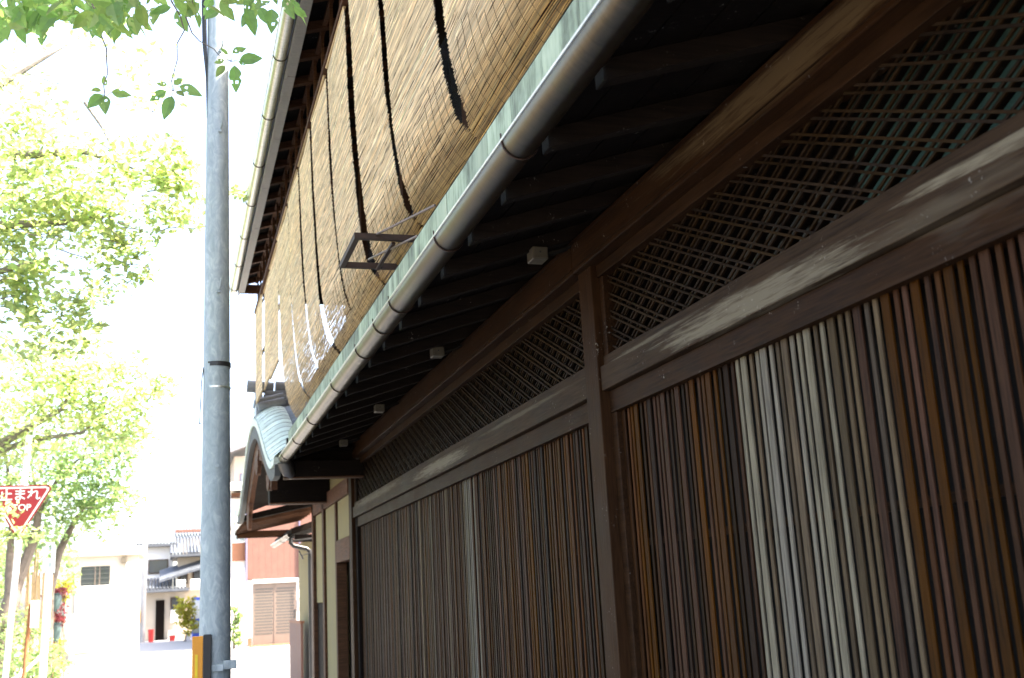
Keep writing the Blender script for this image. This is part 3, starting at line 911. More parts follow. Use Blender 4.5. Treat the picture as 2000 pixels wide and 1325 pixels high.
MB().box(1.83, 1.95, 11.6, 14.75, 2.81, 3.3).build('plaster_panel', 'plaster_yellow', pw)

fe = thing('far_eave', (1.4, 18, 2.6), 'brown timber eave with a short bright gutter continuing past the curved gable', 'eave')
m = MB()
m.add([(1.02, 17.0, 2.77), (2.2, 17.0, 3.0), (2.2, 19.6, 3.0), (1.02, 19.6, 2.77), (1.02, 17.0, 2.85), (2.2, 17.0, 3.1), (2.2, 19.6, 3.1), (1.02, 19.6, 2.85)],
      [(0, 3, 2, 1), (4, 5, 6, 7), (0, 1, 5, 4), (1, 2, 6, 5), (2, 3, 7, 6), (3, 0, 4, 7)])
m.build('eave_roof', 'timber_dark', fe)
for i in range(7):
    MB().add([(1.05, 17.1 + i * .4, 2.71), (2.2, 17.1 + i * .4, 2.935), (2.2, 17.16 + i * .4, 2.935), (1.05, 17.16 + i * .4, 2.71), (1.05, 17.1 + i * .4, 2.765), (2.2, 17.1 + i * .4, 2.99), (2.2, 17.16 + i * .4, 2.99), (1.05, 17.16 + i * .4, 2.765)],
             [(0, 3, 2, 1), (4, 5, 6, 7), (0, 1, 5, 4), (1, 2, 6, 5), (2, 3, 7, 6), (3, 0, 4, 7)]).build('rafter', 'timber_brown', fe)
MB().box(1.08, 2.2, 19.5, 19.62, 2.66, 2.78).build('end_beam', 'timber_brown', fe)
gutter(.99, 2.79, .06, 17.15, 19.6, [17.5, 18.6], 'gutter_bright', fe, 10)

# neighbour's little lean-to roof with gutter and down pipe
nb = thing('lean_to_roof', (2.3, 18.6, 2.5), 'small dark lean-to roof with gutter and black down pipe by the plaster wall', 'roof')
m = MB()
m.add([(1.86, 18.0, 2.60), (2.75, 18.0, 2.86), (2.75, 21.0, 2.86), (1.86, 21.0, 2.60), (1.86, 18.0, 2.70), (2.75, 18.0, 2.98), (2.75, 21.0, 2.98), (1.86, 21.0, 2.70)],
      [(0, 3, 2, 1), (4, 5, 6, 7), (0, 1, 5, 4), (1, 2, 6, 5), (2, 3, 7, 6), (3, 0, 4, 7)])
m.build('roof', 'timber_dark', nb)
MB().box(1.92, 2.7, 18.05, 18.12, 2.48, 2.60).build('beam', 'timber_dark', nb)
gutter(1.84, 2.60, .055, 17.95, 21, [18.2, 19.2], 'gutter_steel', nb, 10)
MB().tube([(1.85, 18.05, 2.55), (1.85, 18.05, 2.47), (1.90, 18.05, 2.42), (2.10, 18.05, 2.37), (2.155, 18.05, 2.33), (2.16, 18.05, 2.25), (2.165, 18.05, 0)], .037, 10).build('down_pipe', 'pipe_black', nb, smooth=True)
MB().tube([(1.86, 18.05, 2.50), (2.30, 18.05, 2.53)], .022, 8).build('pipe_brace', 'pipe_black', nb)
MB().bar((1.98, 18.05, 2.34), (2.05, 18.05, 2.20), .03, .02).build('pipe_bracket', 'pipe_black', nb)
MB().tube([(2.02, 18.0, 2.26), (2.18, 18.0, 2.30), (2.32, 18.0, 2.18), (2.42, 18.0, 1.98)], .009, 6).build('cable', 'rubber_black', nb)
MB().box(2.30, 2.6, 18.1, 21, 0, 2.60).build('wall', 'plaster_yellow', nb)
MB().box(2.26, 2.30, 18.1, 18.25, 0, 2.60).build('post', 'timber_brown', nb)
MB().box(2.24, 2.29, 18.3, 18.45, 0, 2.55).build('post', 'timber_dark', nb)
fc = thing('low_fence', (2.1, 19, 0), 'low red brown board fence beside the black down pipe', 'fence')
for i in range(6):
    MB().box(2.06, 2.10, 18.6 + i * .3, 18.6 + i * .3 + .29, 0, 1.18).build('board', 'cladding_red', fc)
MB().box(2.05, 2.12, 18.58, 20.4, 1.18, 1.22).build('cap_rail', 'cladding_orange', fc)

# ================================================================== STEEL POLE
pole = thing('steel_pole', (.262, 7.0, 0), 'tall tapering galvanised steel pole with step bolts and an orange guard plate', 'pole')
PX, PY = .262, 7.0
MB().tube([(PX, PY, 0), (PX, PY, 1.2), (PX - .004, PY, 3.0), (PX - .016, PY, 5.6), (PX - .03, PY, 8.5)], [.098, .094, .083, .068, .05], 32).build('shaft', 'galvanised', pole, smooth=True)
for zz in (2.36, 3.49, 4.61, 5.2):
    s_ = 1 if zz < 5 else -1
    rr = .086 - (zz - 2.4) * .0056
    MB().tube([(PX, PY - rr + .01, zz), (PX, PY - rr - .015, zz)], .012, 8).build('bolt_socket', 'galvanised', pole)
    if zz > 3:
        MB().tube([(PX + .004, PY - rr, zz), (PX + .012, PY - rr - .035, zz + .03), (PX + .016, PY - rr - .05, zz + .075)], .0065, 8).build('step_bolt', 'galvanised', pole)
for zz, h, mt, ex in ((3.0, .03, 'pipe_black', .0025), (2.86, .012, 'gutter_bright', .002)):
    rr = .083 + (3 - zz) * .006 + ex
    MB().tube([(PX, PY, zz), (PX, PY, zz + h)], rr, 32).build('strap', mt, pole)
MB().tube([(PX - .085, PY - .02, 3.0), (PX - .096, PY - .02, 2.92), (PX - .104, PY - .02, 2.70), (PX - .106, PY - .02, 2.63), (PX - .098, PY - .02, 2.64)], .004, 6).build('hook_wire', 'pipe_black', pole)
# cable bundle on the upper pole
m = MB()
for k in range(4):
    m.tube([(PX - .105 - .012 * (k % 2), PY - .02 + .02 * k, 5.62), (PX - .098 - .01 * (k % 2), PY - .02 + .02 * k, 5.3), (PX - .088, PY - .02 + .01 * k, 5.05), (PX - .082, PY - .02, 4.72 + .06 * k)], [.011, .011, .007, .003], 6)
m.build('cable_bundle', 'rubber_black', pole)
MB().box(PX - .135, PX - .073, PY - .13, PY - .115, .45, 1.345, .003).build('guard_plate', 'orange_panel', pole)
MB().box(PX - .118, PX - .103, PY - .133, PY - .1302, .45, 1.24).build('reflective_strip', 'yellow_strip', pole)
MB().box(PX - .072, PX - .025, PY - .135, PY - .094, .45, 1.352, .004).build('guard_edge', 'rubber_black', pole)
MB().tube([(PX, PY, 1.15), (PX, PY, 1.19)], .099, 32).build('clamp_band', 'galvanised', pole)
MB().box(PX + .045, PX + .122, PY - .125, PY - .075, 1.145, 1.195, .004).build('clamp_lug', 'galvanised', pole)
MB().box(PX - .05, PX + .046, PY - .112, PY - .098, 1.135, 1.175, .003).build('clamp_plate', 'galvanised', pole)
MB().tube([(PX + .056, PY - .125, 1.17), (PX + .056, PY - .14, 1.17)], .012, 6).build('clamp_bolt', 'galvanised', pole)

# ================================================================== STOP SIGN
SY = 15.0
sg = thing('stop_sign', (-1.92, SY, 0), 'red triangular stop sign with white border on a leaning white pole', 'sign')
MB().tube([(-1.95, SY, 0), (-1.78, SY, 3.8)], .038, 12).build('pole', 'paint_white', sg, smooth=True)
def tri(e, cx, cz, r=.05, n=6):
    """inverted triangle, rounded corners"""
    h = e * .866
    pts = [(cx - e / 2, cz + h / 3), (cx, cz - 2 * h / 3), (cx + e / 2, cz + h / 3)]
    out = []
    for i in range(3):
        p = Vector(pts[i]); a = (Vector(pts[i - 1]) - p).normalized(); b_ = (Vector(pts[(i + 1) % 3]) - p).normalized()
        bis = (a + b_).normalized(); c = p + bis * (r / .5)
        s0 = p + a * (r * 1.732); s1 = p + b_ * (r * 1.732)
        a0 = math.atan2(s0.y - c.y, s0.x - c.x); a1 = math.atan2(s1.y - c.y, s1.x - c.x)
        d = (a1 - a0 + math.pi) % (2 * math.pi) - math.pi
        for k in range(n + 1):
            out.append((c.x + r * math.cos(a0 + d * k / n), c.y + r * math.sin(a0 + d * k / n)))
    return out
cx, cz = -1.845, 2.925
sgn = MB().prism(tri(.80, cx, cz), 'y', SY - .062, SY - .052).build('plate', 'sign_red', sg)
MB().prism(tri(.73, cx, cz, .035), 'y', SY - .0645, SY - .0625).build('border', 'sign_white', sgn)
MB().prism(tri(.655, cx, cz, .02), 'y', SY - .067, SY - .065).build('face', 'sign_red', sgn)
def text(body, x, z, size, y, mat, parent, name='lettering', extr=.001, bold=.012):
    cu = bpy.data.curves.new(name, 'FONT'); cu.body = body; cu.size = size; cu.extrude = extr; cu.offset = bold * size
    cu.align_x = 'CENTER'; cu.align_y = 'CENTER'
    t = bpy.data.objects.new(name, cu); COL.objects.link(t)
    dg = bpy.context.evaluated_depsgraph_get()
    me = bpy.data.meshes.new_from_object(t.evaluated_get(dg))
    bpy.data.objects.remove(t, do_unlink=True)
    me.materials.clear(); me.materials.append(M[mat])
    me.transform(Matrix.Translation((x, y, z)) @ Matrix.Rotation(math.pi / 2, 4, 'X'))
    return link(name, me, parent)
text('止まれ', cx - .0, cz + .10, .162, SY - .069, 'sign_white', sgn, bold=.014)
text('STOP', cx, cz - .055, .115, SY - .069, 'sign_white', sgn, bold=.012)
MB().box(-1.86, -1.78, SY - .052, SY - .03, 2.98, 3.02).build('clamp', 'galvanised', sg)

# ================================================================== FAR BUILDINGS
# --- white kiosk
ks = thing('kiosk', (-2.1, 39.6, 0), 'small white flat-roofed block building with one dark barred window', 'kiosk')
MB().box(-3.28, -1.05, 39.0, 42, 0, 3.40).build('wall', 'plaster_cream', ks)
MB().box(-3.46, -.90, 38.82, 42.2, 3.40, 3.68, .02).build('roof_slab', 'plaster_cream', ks)
wd = MB().box(-2.84, -1.94, 38.985, 38.999, 2.45, 3.08).build('window', 'glass_dark', ks)
for k in range(2):
    MB().box(-2.54 + .14 * (k + 1) - .012, -2.54 + .14 * (k + 1) + .012, 38.96, 38.984, 2.45, 3.08).build('window_bar', 'gate_bronze', wd)
for k in range(4):
    MB().box(-2.84, -1.94, 38.965, 38.98, 2.52 + k * .15, 2.545 + k * .15).build('louvre', 'gate_dark', wd)
MB().box(-2.92, -1.90, 38.93, 38.998, 2.37, 2.449).build('window_sill', 'plaster_white', ks)
MB().box(-2.95, -1.6, 38.94, 38.998, .35, 2.36).build('door_panel', 'paint_white', ks)
MB().tube([(-3.02, 38.93, 3.3), (-3.02, 38.93, 2.6), (-2.98, 38.93, 2.5), (-2.98, 38.93, .3)], .03, 8).build('pipe', 'galvanised', ks)
MB().box(-1.6, -1.42, 38.85, 38.99, 3.14, 3.33, .01).build('lamp', 'box_plastic', ks)
MB().box(-1.45, -1.28, 38.94, 38.99, 2.9, 3.16, .01).build('meter_box', 'paint_white', ks)
MB().box(-3.1, -1.3, 38.6, 38.99, 0, .28, .02).build('step', 'concrete', ks)
nbd = thing('notice_board', (-2.5, 38.5, 0), 'white notice board on short legs in front of the flat-roofed block building', 'notice board')
MB().box(-3.18, -1.9, 38.44, 38.48, .35, 1.55, .01).build('panel', 'paint_white', nbd)
for xx in (-3.05, -2.0):
    MB().box(xx - .03, xx + .03, 38.49, 38.53, 0, 1.5).build('leg', 'galvanised', nbd)
mk = MB()
for k in range(8): mk.box(-3.0 + k * .13, -3.0 + k * .13 + .08, 38.436, 38.4385, 1.36, 1.45)
mk.build('heading_print', 'faint_red', nbd)
MB().tube([(-1.75, 38.6, .0), (-1.75, 38.6, 1.75)], .025, 8).build('marker_post', 'paint_white', ks)
MB().tube([(-1.75, 38.598, 1.3), (-1.75, 38.598, 1.74)], .028, 8).build('marker_band', 'red_paint', ks)

# --- red clad house
rh = thing('red_house', (4.2, 47, 0), 'house clad in red brown boards above a white ground floor with a patterned double gate', 'house')
MB().box(2.84, 8.0, 44.02, 52, 0, 2.50).build('ground_floor', 'plaster_white', rh)
for i in range(22):
    MB().box(2.80 + i * .24, 2.80 + i * .24 + .236, 43.9, 44.05, 2.52, 4.8).build('cladding_board', 'cladding_red', rh)
MB().box(2.80, 8.0, 44.06, 52, 2.5, 6.2).build('upper_wall', 'cladding_red', rh)
MB().box(3.02, 4.95, 43.86, 44.0, 2.36, 2.50).build('gate_canopy', 'paint_white', rh)
gt = MB().box(3.05, 4.72, 43.97, 44.015, .03, 2.34).build('gate', 'gate_bronze', rh)
for (xa, xb) in ((3.12, 3.80), (3.94, 4.62)):
    for i in range(16):
        zz = .42 + i * .112
        for j in range(9):
            xx = xa + .035 + j * (xb - xa - .07) / 8 + (.018 if i % 2 else -.018)
            MB().box(xx - .024, xx + .024, 43.958, 43.969, zz, zz + .05).build('gate_hole', 'gate_dark', gt) if False else None
    pm = MB()
    for i in range(16):
        zz = .42 + i * .112
        for j in range(9):
            xx = xa + .035 + j * (xb - xa - .07) / 8 + (.018 if i % 2 else -.018)
            pm.box(xx - .026, xx + .026, 43.962, 43.9695, zz, zz + .055)
    tag(pm.build('pierced_pattern', 'gate_dark', gt), kind='stuff')
MB().box(3.85, 3.885, 43.95, 43.969, .05, 2.32).build('meeting_stile', 'gate_bronze', gt)
MB().box(4.64, 4.68, 43.93, 43.969, .95, 1.3).build('handle', 'gate_dark', gt)
for xx, z1 in ((2.79, 5.5), (4.84, 4.8)):
    MB().tube([(xx, 43.85, .05), (xx, 43.85, z1)], .035, 8).build('down_pipe', 'pipe_violet', rh)
MB().box(2.86, 3.0, 43.99, 44.015, 0, .32).build('plinth', 'cladding_orange', rh)
MB().box(4.76, 5.0, 43.99, 44.015, 0, .32).build('plinth', 'cladding_orange', rh)
MB().box(4.79, 4.9, 43.93, 44.015, 1.35, 1.75).build('letter_box', 'paint_white', rh)
MB().box(2.9, 5.0, 43.2, 43.9, .0, .05).build('threshold', 'cladding_orange', rh)
# left wing
lw = thing('white_wing', (2.4, 46, 0), 'white wing wall with rounded top, orange band and a window beside the red clad house', 'house')
poly = [(2.16, 0), (2.78, 0), (2.78, 2.95)] + [(2.78 - .62 * math.sin(t), 2.3 + .68 * math.cos(t)) for t in np.linspace(0.05, math.pi / 2, 8)]
MB().prism(poly, 'y', 43.95, 44.2).build('wall', 'plaster_white', lw)
MB().box(2.24, 2.78, 44.21, 50, 0, 6.3).build('block', 'plaster_white', lw)
MB().box(2.26, 2.775, 44.1, 44.209, 3.25, 3.95).build('orange_band', 'cladding_orange', lw)
wf = MB().box(2.28, 2.77, 44.12, 44.205, 3.95, 5.3).build('window', 'paint_white', lw)
MB().box(2.34, 2.5, 44.10, 44.12, 4.02, 5.22).build('pane', 'glass_pale', wf)
MB().box(2.54, 2.72, 44.10, 44.12, 4.02, 5.22).build('pane', 'glass_pale', wf)
MB().box(2.2, 2.85, 43.5, 44.2, 5.7, 5.85).build('eave', 'timber_brown', lw)
MB().box(2.1, 3.1, 43.4, 47, 5.95, 6.25).build('roof', 'plaster_white', lw)
# grey house upper floor behind
gh = thing('grey_house', (3, 52, 0), 'pale grey house with an overhanging eave rising behind the white wing', 'house')
MB().box(2.75, 6, 52.0, 58, 0, 8.4).build('wall', 'plaster_cream', gh)
m = MB().add([(2.15, 51.2, 8.35), (6.2, 51.2, 9.9), (6.2, 59, 9.9), (2.15, 59, 8.35), (2.15, 51.2, 8.6), (6.2, 51.2, 10.15), (6.2, 59, 10.15), (2.15, 59, 8.6)],
             [(0, 3, 2, 1), (4, 5, 6, 7), (0, 1, 5, 4), (1, 2, 6, 5), (2, 3, 7, 6), (3, 0, 4, 7)]).build('roof', 'tile_grey', gh)
wf = MB().box(3.0, 3.5, 51.97, 51.999, 6.4, 7.6).build('window', 'pipe_violet', gh)
MB().box(3.06, 3.44, 51.95, 51.969, 6.46, 7.54).build('pane', 'glass_pale', wf)

# --- row of old houses far down the street
def far_house(name, label, x0, x1, y0, z1, wallm, roofm, rz, wins, depth=6, eave=.5, door=None):
    h = thing(name, ((x0 + x1) / 2, y0 + depth / 2, 0), label, 'house', 'old houses far down the street')
    MB().box(x0, x1, y0, y0 + depth, 0, z1).build('wall', wallm, h)
    r_ = MB().prism([(x0 - .4, z1), (x1 + .2, z1 + .02), (x1 + .2, z1 + .15), (x0 - .4, z1 + .13)], 'y', y0 - eave, y0 + depth).build('roof', roofm, h)
    for j in range(int((x1 - x0 + .6) / .18)):
        xx = x0 - .35 + j * .18
        MB().tube([(xx, y0 - eave, z1 + .17), (xx, y0 + depth, z1 + rz)], .07, 6).build('roof_tile', roofm, r_)
    for (a, b_, c, d) in wins:
        w_ = MB().box(a, b_, y0 - .06, y0 - .002, c, d).build('window', 'timber_brown', h)
        MB().box(a + .05, b_ - .05, y0 - .08, y0 - .061, c + .05, d - .05).build('pane', 'glass_dark', w_)
    if door:
        MB().box(door[0], door[1], y0 - .07, y0 - .003, 0, 2.1).build('door', 'timber_dark', h)
    return h
far_house('old_house', 'white two-storey house with a tan window band behind the utility pole', -1.5, .1, 66, 5.1, 'plaster_white', 'tile_far', .5, [(-1.25, -.15, 3.6, 4.4)])
h = far_house('old_house', 'cream house front with dark lattice door and white box below sagging tiled roofs', -1.25, .75, 62.6, 2.5, 'plaster_cream', 'tile_far', .9, [(.0, .45, 1.2, 2.2)], 4, .9, (-.75, -.3))
MB().box(.02, .42, 62.2, 62.5, .9, 1.55).build('meter_box', 'paint_white', h)
MB().box(-.1, .5, 62.3, 62.59, 0, .5).build('plinth', 'concrete', h)
h = far_house('old_house', 'brown two-storey house with steep grey tiled roof beside the steel pole', .35, 3.2, 63.5, 4.35, 'plaster_cream', 'tile_far', 1.4, [(.45, .9, 2.9, 3.6), (1.15, 1.8, 2.9, 3.8)], 5, 1.0)
m = MB().add([(-.6, 62.0, 3.0), (1.9, 62.0, 3.7), (1.9, 64.0, 4.3), (-.6, 64.0, 3.6), (-.6, 62.0, 3.12), (1.9, 62.0, 3.82), (1.9, 64.0, 4.42), (-.6, 64.0, 3.72)],
             [(0, 3, 2, 1), (4, 5, 6, 7), (0, 1, 5, 4), (1, 2, 6, 5), (2, 3, 7, 6), (3, 0, 4, 7)]).build('lean_to', 'tile_far', h)
MB().box(.3, .75, 61.9, 62.3, 2.55, 3.1, .02).build('air_conditioner', 'paint_white', h)
MB().box(1.0, 1.5, 61.9, 62.3, 2.55, 3.1, .02).build('air_conditioner', 'paint_white', h)
h = far_house('old_house', 'grey tiled house with a red brown ridge showing above the other far roofs', .6, 4.5, 72, 5.9, 'plaster_cream', 'tile_far', 1.2, [(1.0, 1.6, 4.6, 5.4)])
MB().box(.2, 4.6, 71.4, 71.8, 6.25, 6.42).build('ridge', 'cladding_red', h)
up_ = thing('utility_pole', (-1.36, 60, 0), 'grey concrete utility pole with orange and black band beside the white block', 'pole')
MB().tube([(-1.36, 60, 0), (-1.33, 60, 5.2)], [.16, .13], 12).build('shaft', 'concrete', up_, smooth=True)
MB().box(-1.62, -1.53, 59.7, 59.78, .15, 1.9).build('band', 'rubber_black', up_)
MB().box(-1.528, -1.45, 59.7, 59.78, 1.0, 1.6).build('band', 'orange_panel', up_)
vm = thing('vending_machine', (1.35, 58, 0), 'blue and white drinks vending machine by the leafy shrub', 'vending machine')
MB().box(1.05, 1.75, 57.9, 58.6, .05, 2.1, .02).build('cabinet', 'blue_panel', vm)
MB().box(1.08, 1.45, 57.87, 57.899, 1.05, 1.95).build('display', 'paint_white', vm)
MB().box(1.08, 1.72, 57.87, 57.899, .35, .95).build('lower_panel', 'glass_pale', vm)
MB().box(1.5, 1.56, 57.86, 57.899, .8, 1.0).build('coin_slot', 'green_paint', vm)
for (nm, x, w, h_, mt, lb) in (('red_bin', -.92, .3, .62, 'red_paint', 'red drum bin standing beside the dark lattice door'),
                               ('red_bucket', .12, .32, .26, 'red_paint', 'low red bucket below the white meter box'),
                               ('planter_pot', .95, .34, .30, 'concrete', 'pale planter pot in front of the leafy shrub')):
    b_ = thing(nm, (x, 59.8, 0), lb, 'bin' if nm == 'red_bin' else ('bucket' if nm == 'red_bucket' else 'pot'))
    MB().tube([(x, 59.8, 0), (x, 59.8, h_)], [w * .42, w * .5], 14).build('body', mt, b_, smooth=True)
    MB().tube([(x, 59.8, h_ - .02), (x, 59.8, h_ + .02)], w * .54, 14).build('rim', mt, b_)

# ================================================================== VEGETATION
def leaf_cloud(centers, size, name, mat, parent, up_bias=.6, droop=.25, rr=None):
    r = rr or rng
    n = len(centers)
    C = np.array(centers)
    nrm = r.normal(0, 1, (n, 3)); nrm[:, 2] = np.abs(nrm[:, 2]) + up_bias; nrm /= np.linalg.norm(nrm, axis=1)[:, None]
    d = r.normal(0, 1, (n, 3)); d[:, 2] -= droop; d -= (d * nrm).sum(1)[:, None] * nrm; d /= np.linalg.norm(d, axis=1)[:, None]
    s = np.cross(nrm, d)
    L_ = size * r.uniform(.6, 1.25, n); w = L_ * r.uniform(.24, .32, n)
    def P(a, b_, c): return C + d * (L_ * a)[:, None] + s * (w * b_)[:, None] + nrm * (w * c)[:, None]
    V = np.stack([P(0, 0, 0), P(.32, 1, .28), P(.70, .78, .22), P(1, 0, -.1), P(.70, -.78, .22), P(.32, -1, .28)], 1)
    idx = np.arange(n * 6).reshape(n, 6)
    F = np.concatenate([idx[:, [0, 1, 2, 3]], idx[:, [0, 3, 4, 5]]])
    me = bpy.data.meshes.new(name)
    me.from_pydata(V.reshape(-1, 3).tolist(), [], F.tolist())
    me.materials.append(M[mat])
    col = me.color_attributes.new('tone', 'FLOAT_COLOR', 'POINT')
    ca = np.ones((n, 6, 4)); ca[..., 0] = r.uniform(0, 1, (n, 1)); ca[..., 1] = r.uniform(0, 1, (n, 1)); ca[..., 2] = 0
    col.data.foreach_set('color', ca.reshape(-1).astype(np.float32))
    return link(name, me, parent)

def twig_path(a, b_, n=6, wob=.08, sag=0.0):
    a, b_ = Vector(a), Vector(b_)
    L_ = (b_ - a).length
    out = []
    for i in range(n + 1):
        t = i / n
        p = a.lerp(b_, t)
        if 0 < i < n: p += Vector((random.uniform(-1, 1), random.uniform(-1, 1), random.uniform(-1, 1))) * wob * L_ * .3
        p.z += -sag * math.sin(math.pi * t)
        out.append(p)
    return out

def foliage_pts(blobs, spread_twig=None):
    """blobs: (center, (rx,ry,rz), count): leaves gathered in little sprays inside each ellipsoid"""
    out = []
    for c, rad, n in blobs:
        n = int(n * 1.35)
        ns = max(1, n // 14)
        sc = rng.normal(0, .58, (ns, 3))
        sc = sc[np.linalg.norm(sc, axis=1) < 1.25] if ns > 3 else sc
        for s_ in sc:
            k = 14
            o_ = rng.normal(0, 1, (k, 3)) * np.array([.21, .21, .12])
            ctr = np.array(c) + s_ * np.array(rad)
            out.append(ctr + o_ * max(rad) ** .5 * .55)
    return np.concatenate(out)

# --- near tree: bole outside the picture to the left, one long branch reaching over the street
t1 = thing('cherry_tree', (-4.2, 5.2, 0), 'leafy tree reaching a branch of big sharp green leaves over the street', 'tree')
trk = MB().tube([(-4.2, 5.2, -.05), (-4.15, 5.15, 1.2), (-4.0, 5.1, 2.4), (-3.7, 5.0, 3.3)], [.26, .22, .19, .16], 12).build('trunk', 'bark', t1, smooth=True)
main = [(-3.7, 5.0, 3.3), (-2.6, 4.6, 3.85), (-1.5, 4.3, 4.12), (-.75, 4.15, 4.05), (-.1, 4.1, 4.08), (.5, 4.0, 4.15)]
MB().tube(main, [.10, .06, .035, .02, .013, .007], 8).build('branch', 'bark', t1, smooth=True)
MB().tube([(-3.7, 5.0, 3.3), (-4.3, 5.6, 4.6), (-4.6, 6.2, 6.2)], [.12, .08, .03], 8).build('branch', 'bark', t1, smooth=True)
tip = {}
def leafmesh(k):
    """one large leaf, about 1 long, pointed, folded on the midrib, with nibbled holes left as notches"""
    r = random.Random(50 + k)
    n = 9
    L_, R_, Mi = [], [], []
    for i in range(n + 1):
        t = i / n
        w = .27 * math.sin(math.pi * t ** .85) ** .9 * (1 - .25 * t) if 0 < t < 1 else 0
        z = -.10 * t * t
        jag = 1 + r.uniform(-.05, .05)
        if k % 3 == 2 and i == 4: jag = .62
        Mi.append((t, 0, z - .015))
        L_.append((t, w * jag, z + w * .22)); R_.append((t, -w * (1 + r.uniform(-.05, .05)), z + w * .22))
    m = MB()
    m.sheet([L_, [tuple((a + b_) / 2 for a, b_ in zip(p, q)) for p, q in zip(L_, Mi)], Mi])
    m.sheet([Mi, [tuple((a + b_) / 2 for a, b_ in zip(p, q)) for p, q in zip(R_, Mi)], R_])
    drop = set(r.sample(range(len(m.f)), 2)) if k % 2 else set()
    me = bpy.data.meshes.new('leaf')
    me.from_pydata(m.v, [], [f for i, f in enumerate(m.f) if i not in drop])
    me.materials.append(M['leaf_near'])
    col = me.color_attributes.new('tone', 'FLOAT_COLOR', 'POINT')
    col.data.foreach_set('color', [v for p in m.v for v in (.25 + .1 * (k % 4), .2 * (k % 5), 0, 1)])
    me.polygons.foreach_set('use_smooth', [True] * len(me.polygons))
    return me
LEAF = [leafmesh(k) for k in range(6)]
nleaf = [0]
def big_leaf(base, tipp, size=None, nrm=None):
    base, tipp = Vector(base), Vector(tipp)
    d = (tipp - base); L_ = d.length; d.normalize()
    nv = Vector(nrm) if nrm else Vector((random.uniform(-.4, .4), random.uniform(-.9, -.2), random.uniform(.3, .9)))
    nv = (nv - d * nv.dot(d)).normalized()
    s_ = nv.cross(d)
    o = bpy.data.objects.new('leaf', LEAF[nleaf[0] % 6]); nleaf[0] += 1
    COL.objects.link(o); o.parent = t1
    wd = random.uniform(.9, 1.15)
    mw = Matrix(((d.x * L_, s_.x * L_ * wd, nv.x * L_, base.x), (d.y * L_, s_.y * L_ * wd, nv.y * L_, base.y), (d.z * L_, s_.z * L_ * wd, nv.z * L_, base.z), (0, 0, 0, 1)))
    o.matrix_local = Matrix.Translation(-Vector(t1.location)) @ mw
YN = 4.15
def px(a, b_, dy=0.0): return at(a, b_, y=YN + dy)
# three hanging sprigs (leaf base, leaf tip in photograph pixels)
sprigs = [
    ((205, 190), [((200, 185), (171, 210)), ((204, 187), (205, 222)), ((218, 180), (256, 187)), ((205, 168), (203, 147)), ((197, 176), (178, 176))], (208, 95)),
    ((338, 178), [((325, 178), (291, 197)), ((336, 188), (319, 233)), ((350, 168), (396, 187)), ((340, 166), (357, 152)), ((326, 166), (305, 163)), ((345, 178), (360, 187))], (360, 60)),
    ((452, 120), [((458, 128), (462, 181)), ((468, 117), (513, 113)), ((454, 104), (482, 92)), ((445, 107), (430, 93)), ((438, 118), (418, 123)), ((439, 128), (421, 150)), ((466, 120), (481, 127))], (375, 65)),
]
for c, lv, root_ in sprigs:
    cc = px(*c); rt_ = px(*root_)
    tp = twig_path(px(root_[0] - 30, root_[1] - 90), rt_, 3, .2)[:-1] + twig_path(rt_, cc, 4, .22)
    MB().tube(tp, list(np.linspace(.0038, .0014, len(tp))), 5).build('twig', 'bark', t1)
    for (a, b_) in lv:
        dy = random.uniform(-.03, .03)
        big_leaf(px(*a, dy), px(*b_, dy + random.uniform(-.03, .03)), None, (random.uniform(-.35, .35), -1, random.uniform(-.5, .1)))
        MB().tube([cc, px(*a, dy)], .0011, 4).build('leaf_stalk', 'bark', t1)
# crown of big leaves along the branch, dense along the top edge of the view
for i in range(255):
    u = random.random()
    if i < 110:
        X = random.uniform(-30, 600); Yp = random.uniform(-70, 22) + (28 * random.random() if X < 330 else 0)
    else:
        X = random.uniform(-40, 265); Yp = random.uniform(-50, 48)
    dy = random.uniform(-.35, .45)
    b0 = px(X, Yp, dy)
    ang = random.uniform(0, 2 * math.pi)
    Lf = random.uniform(.085, .13)
    big_leaf(b0, b0 + Vector((math.cos(ang) * Lf * .7, random.uniform(-.4, .4) * Lf, -abs(math.sin(ang)) * Lf * .8 - .01)), None, (random.uniform(-.6, .6), random.uniform(-1, -.2), random.uniform(-.6, .8)))
for i in range(12):
    a = px(random.uniform(0, 560), -60, random.uniform(-.2, .3)); b_ = a + Vector((random.uniform(-.12, .12), random.uniform(-.05, .05), -random.uniform(.05, .2)))
    MB().tube(twig_path(a, b_, 4, .25), [.0035, .003, .0025, .002, .0012], 5).build('twig', 'bark', t1)
# rest of its crown, above and left of the view
bl = [((-3.6, 5.0, 5.0), (1.4, 1.4, .8), 1500), ((-2.2, 4.6, 4.7), (1.0, 1.0, .45), 900), ((-1.0, 4.3, 4.75), (.8, .7, .25), 500), ((-4.4, 6.0, 6.2), (1.6, 1.6, 1.0), 1600), ((-.2, 4.4, 4.75), (.7, .5, .18), 260)]
tag(leaf_cloud(foliage_pts(bl), .10, 'crown', 'leaf_bright', t1), kind='stuff')

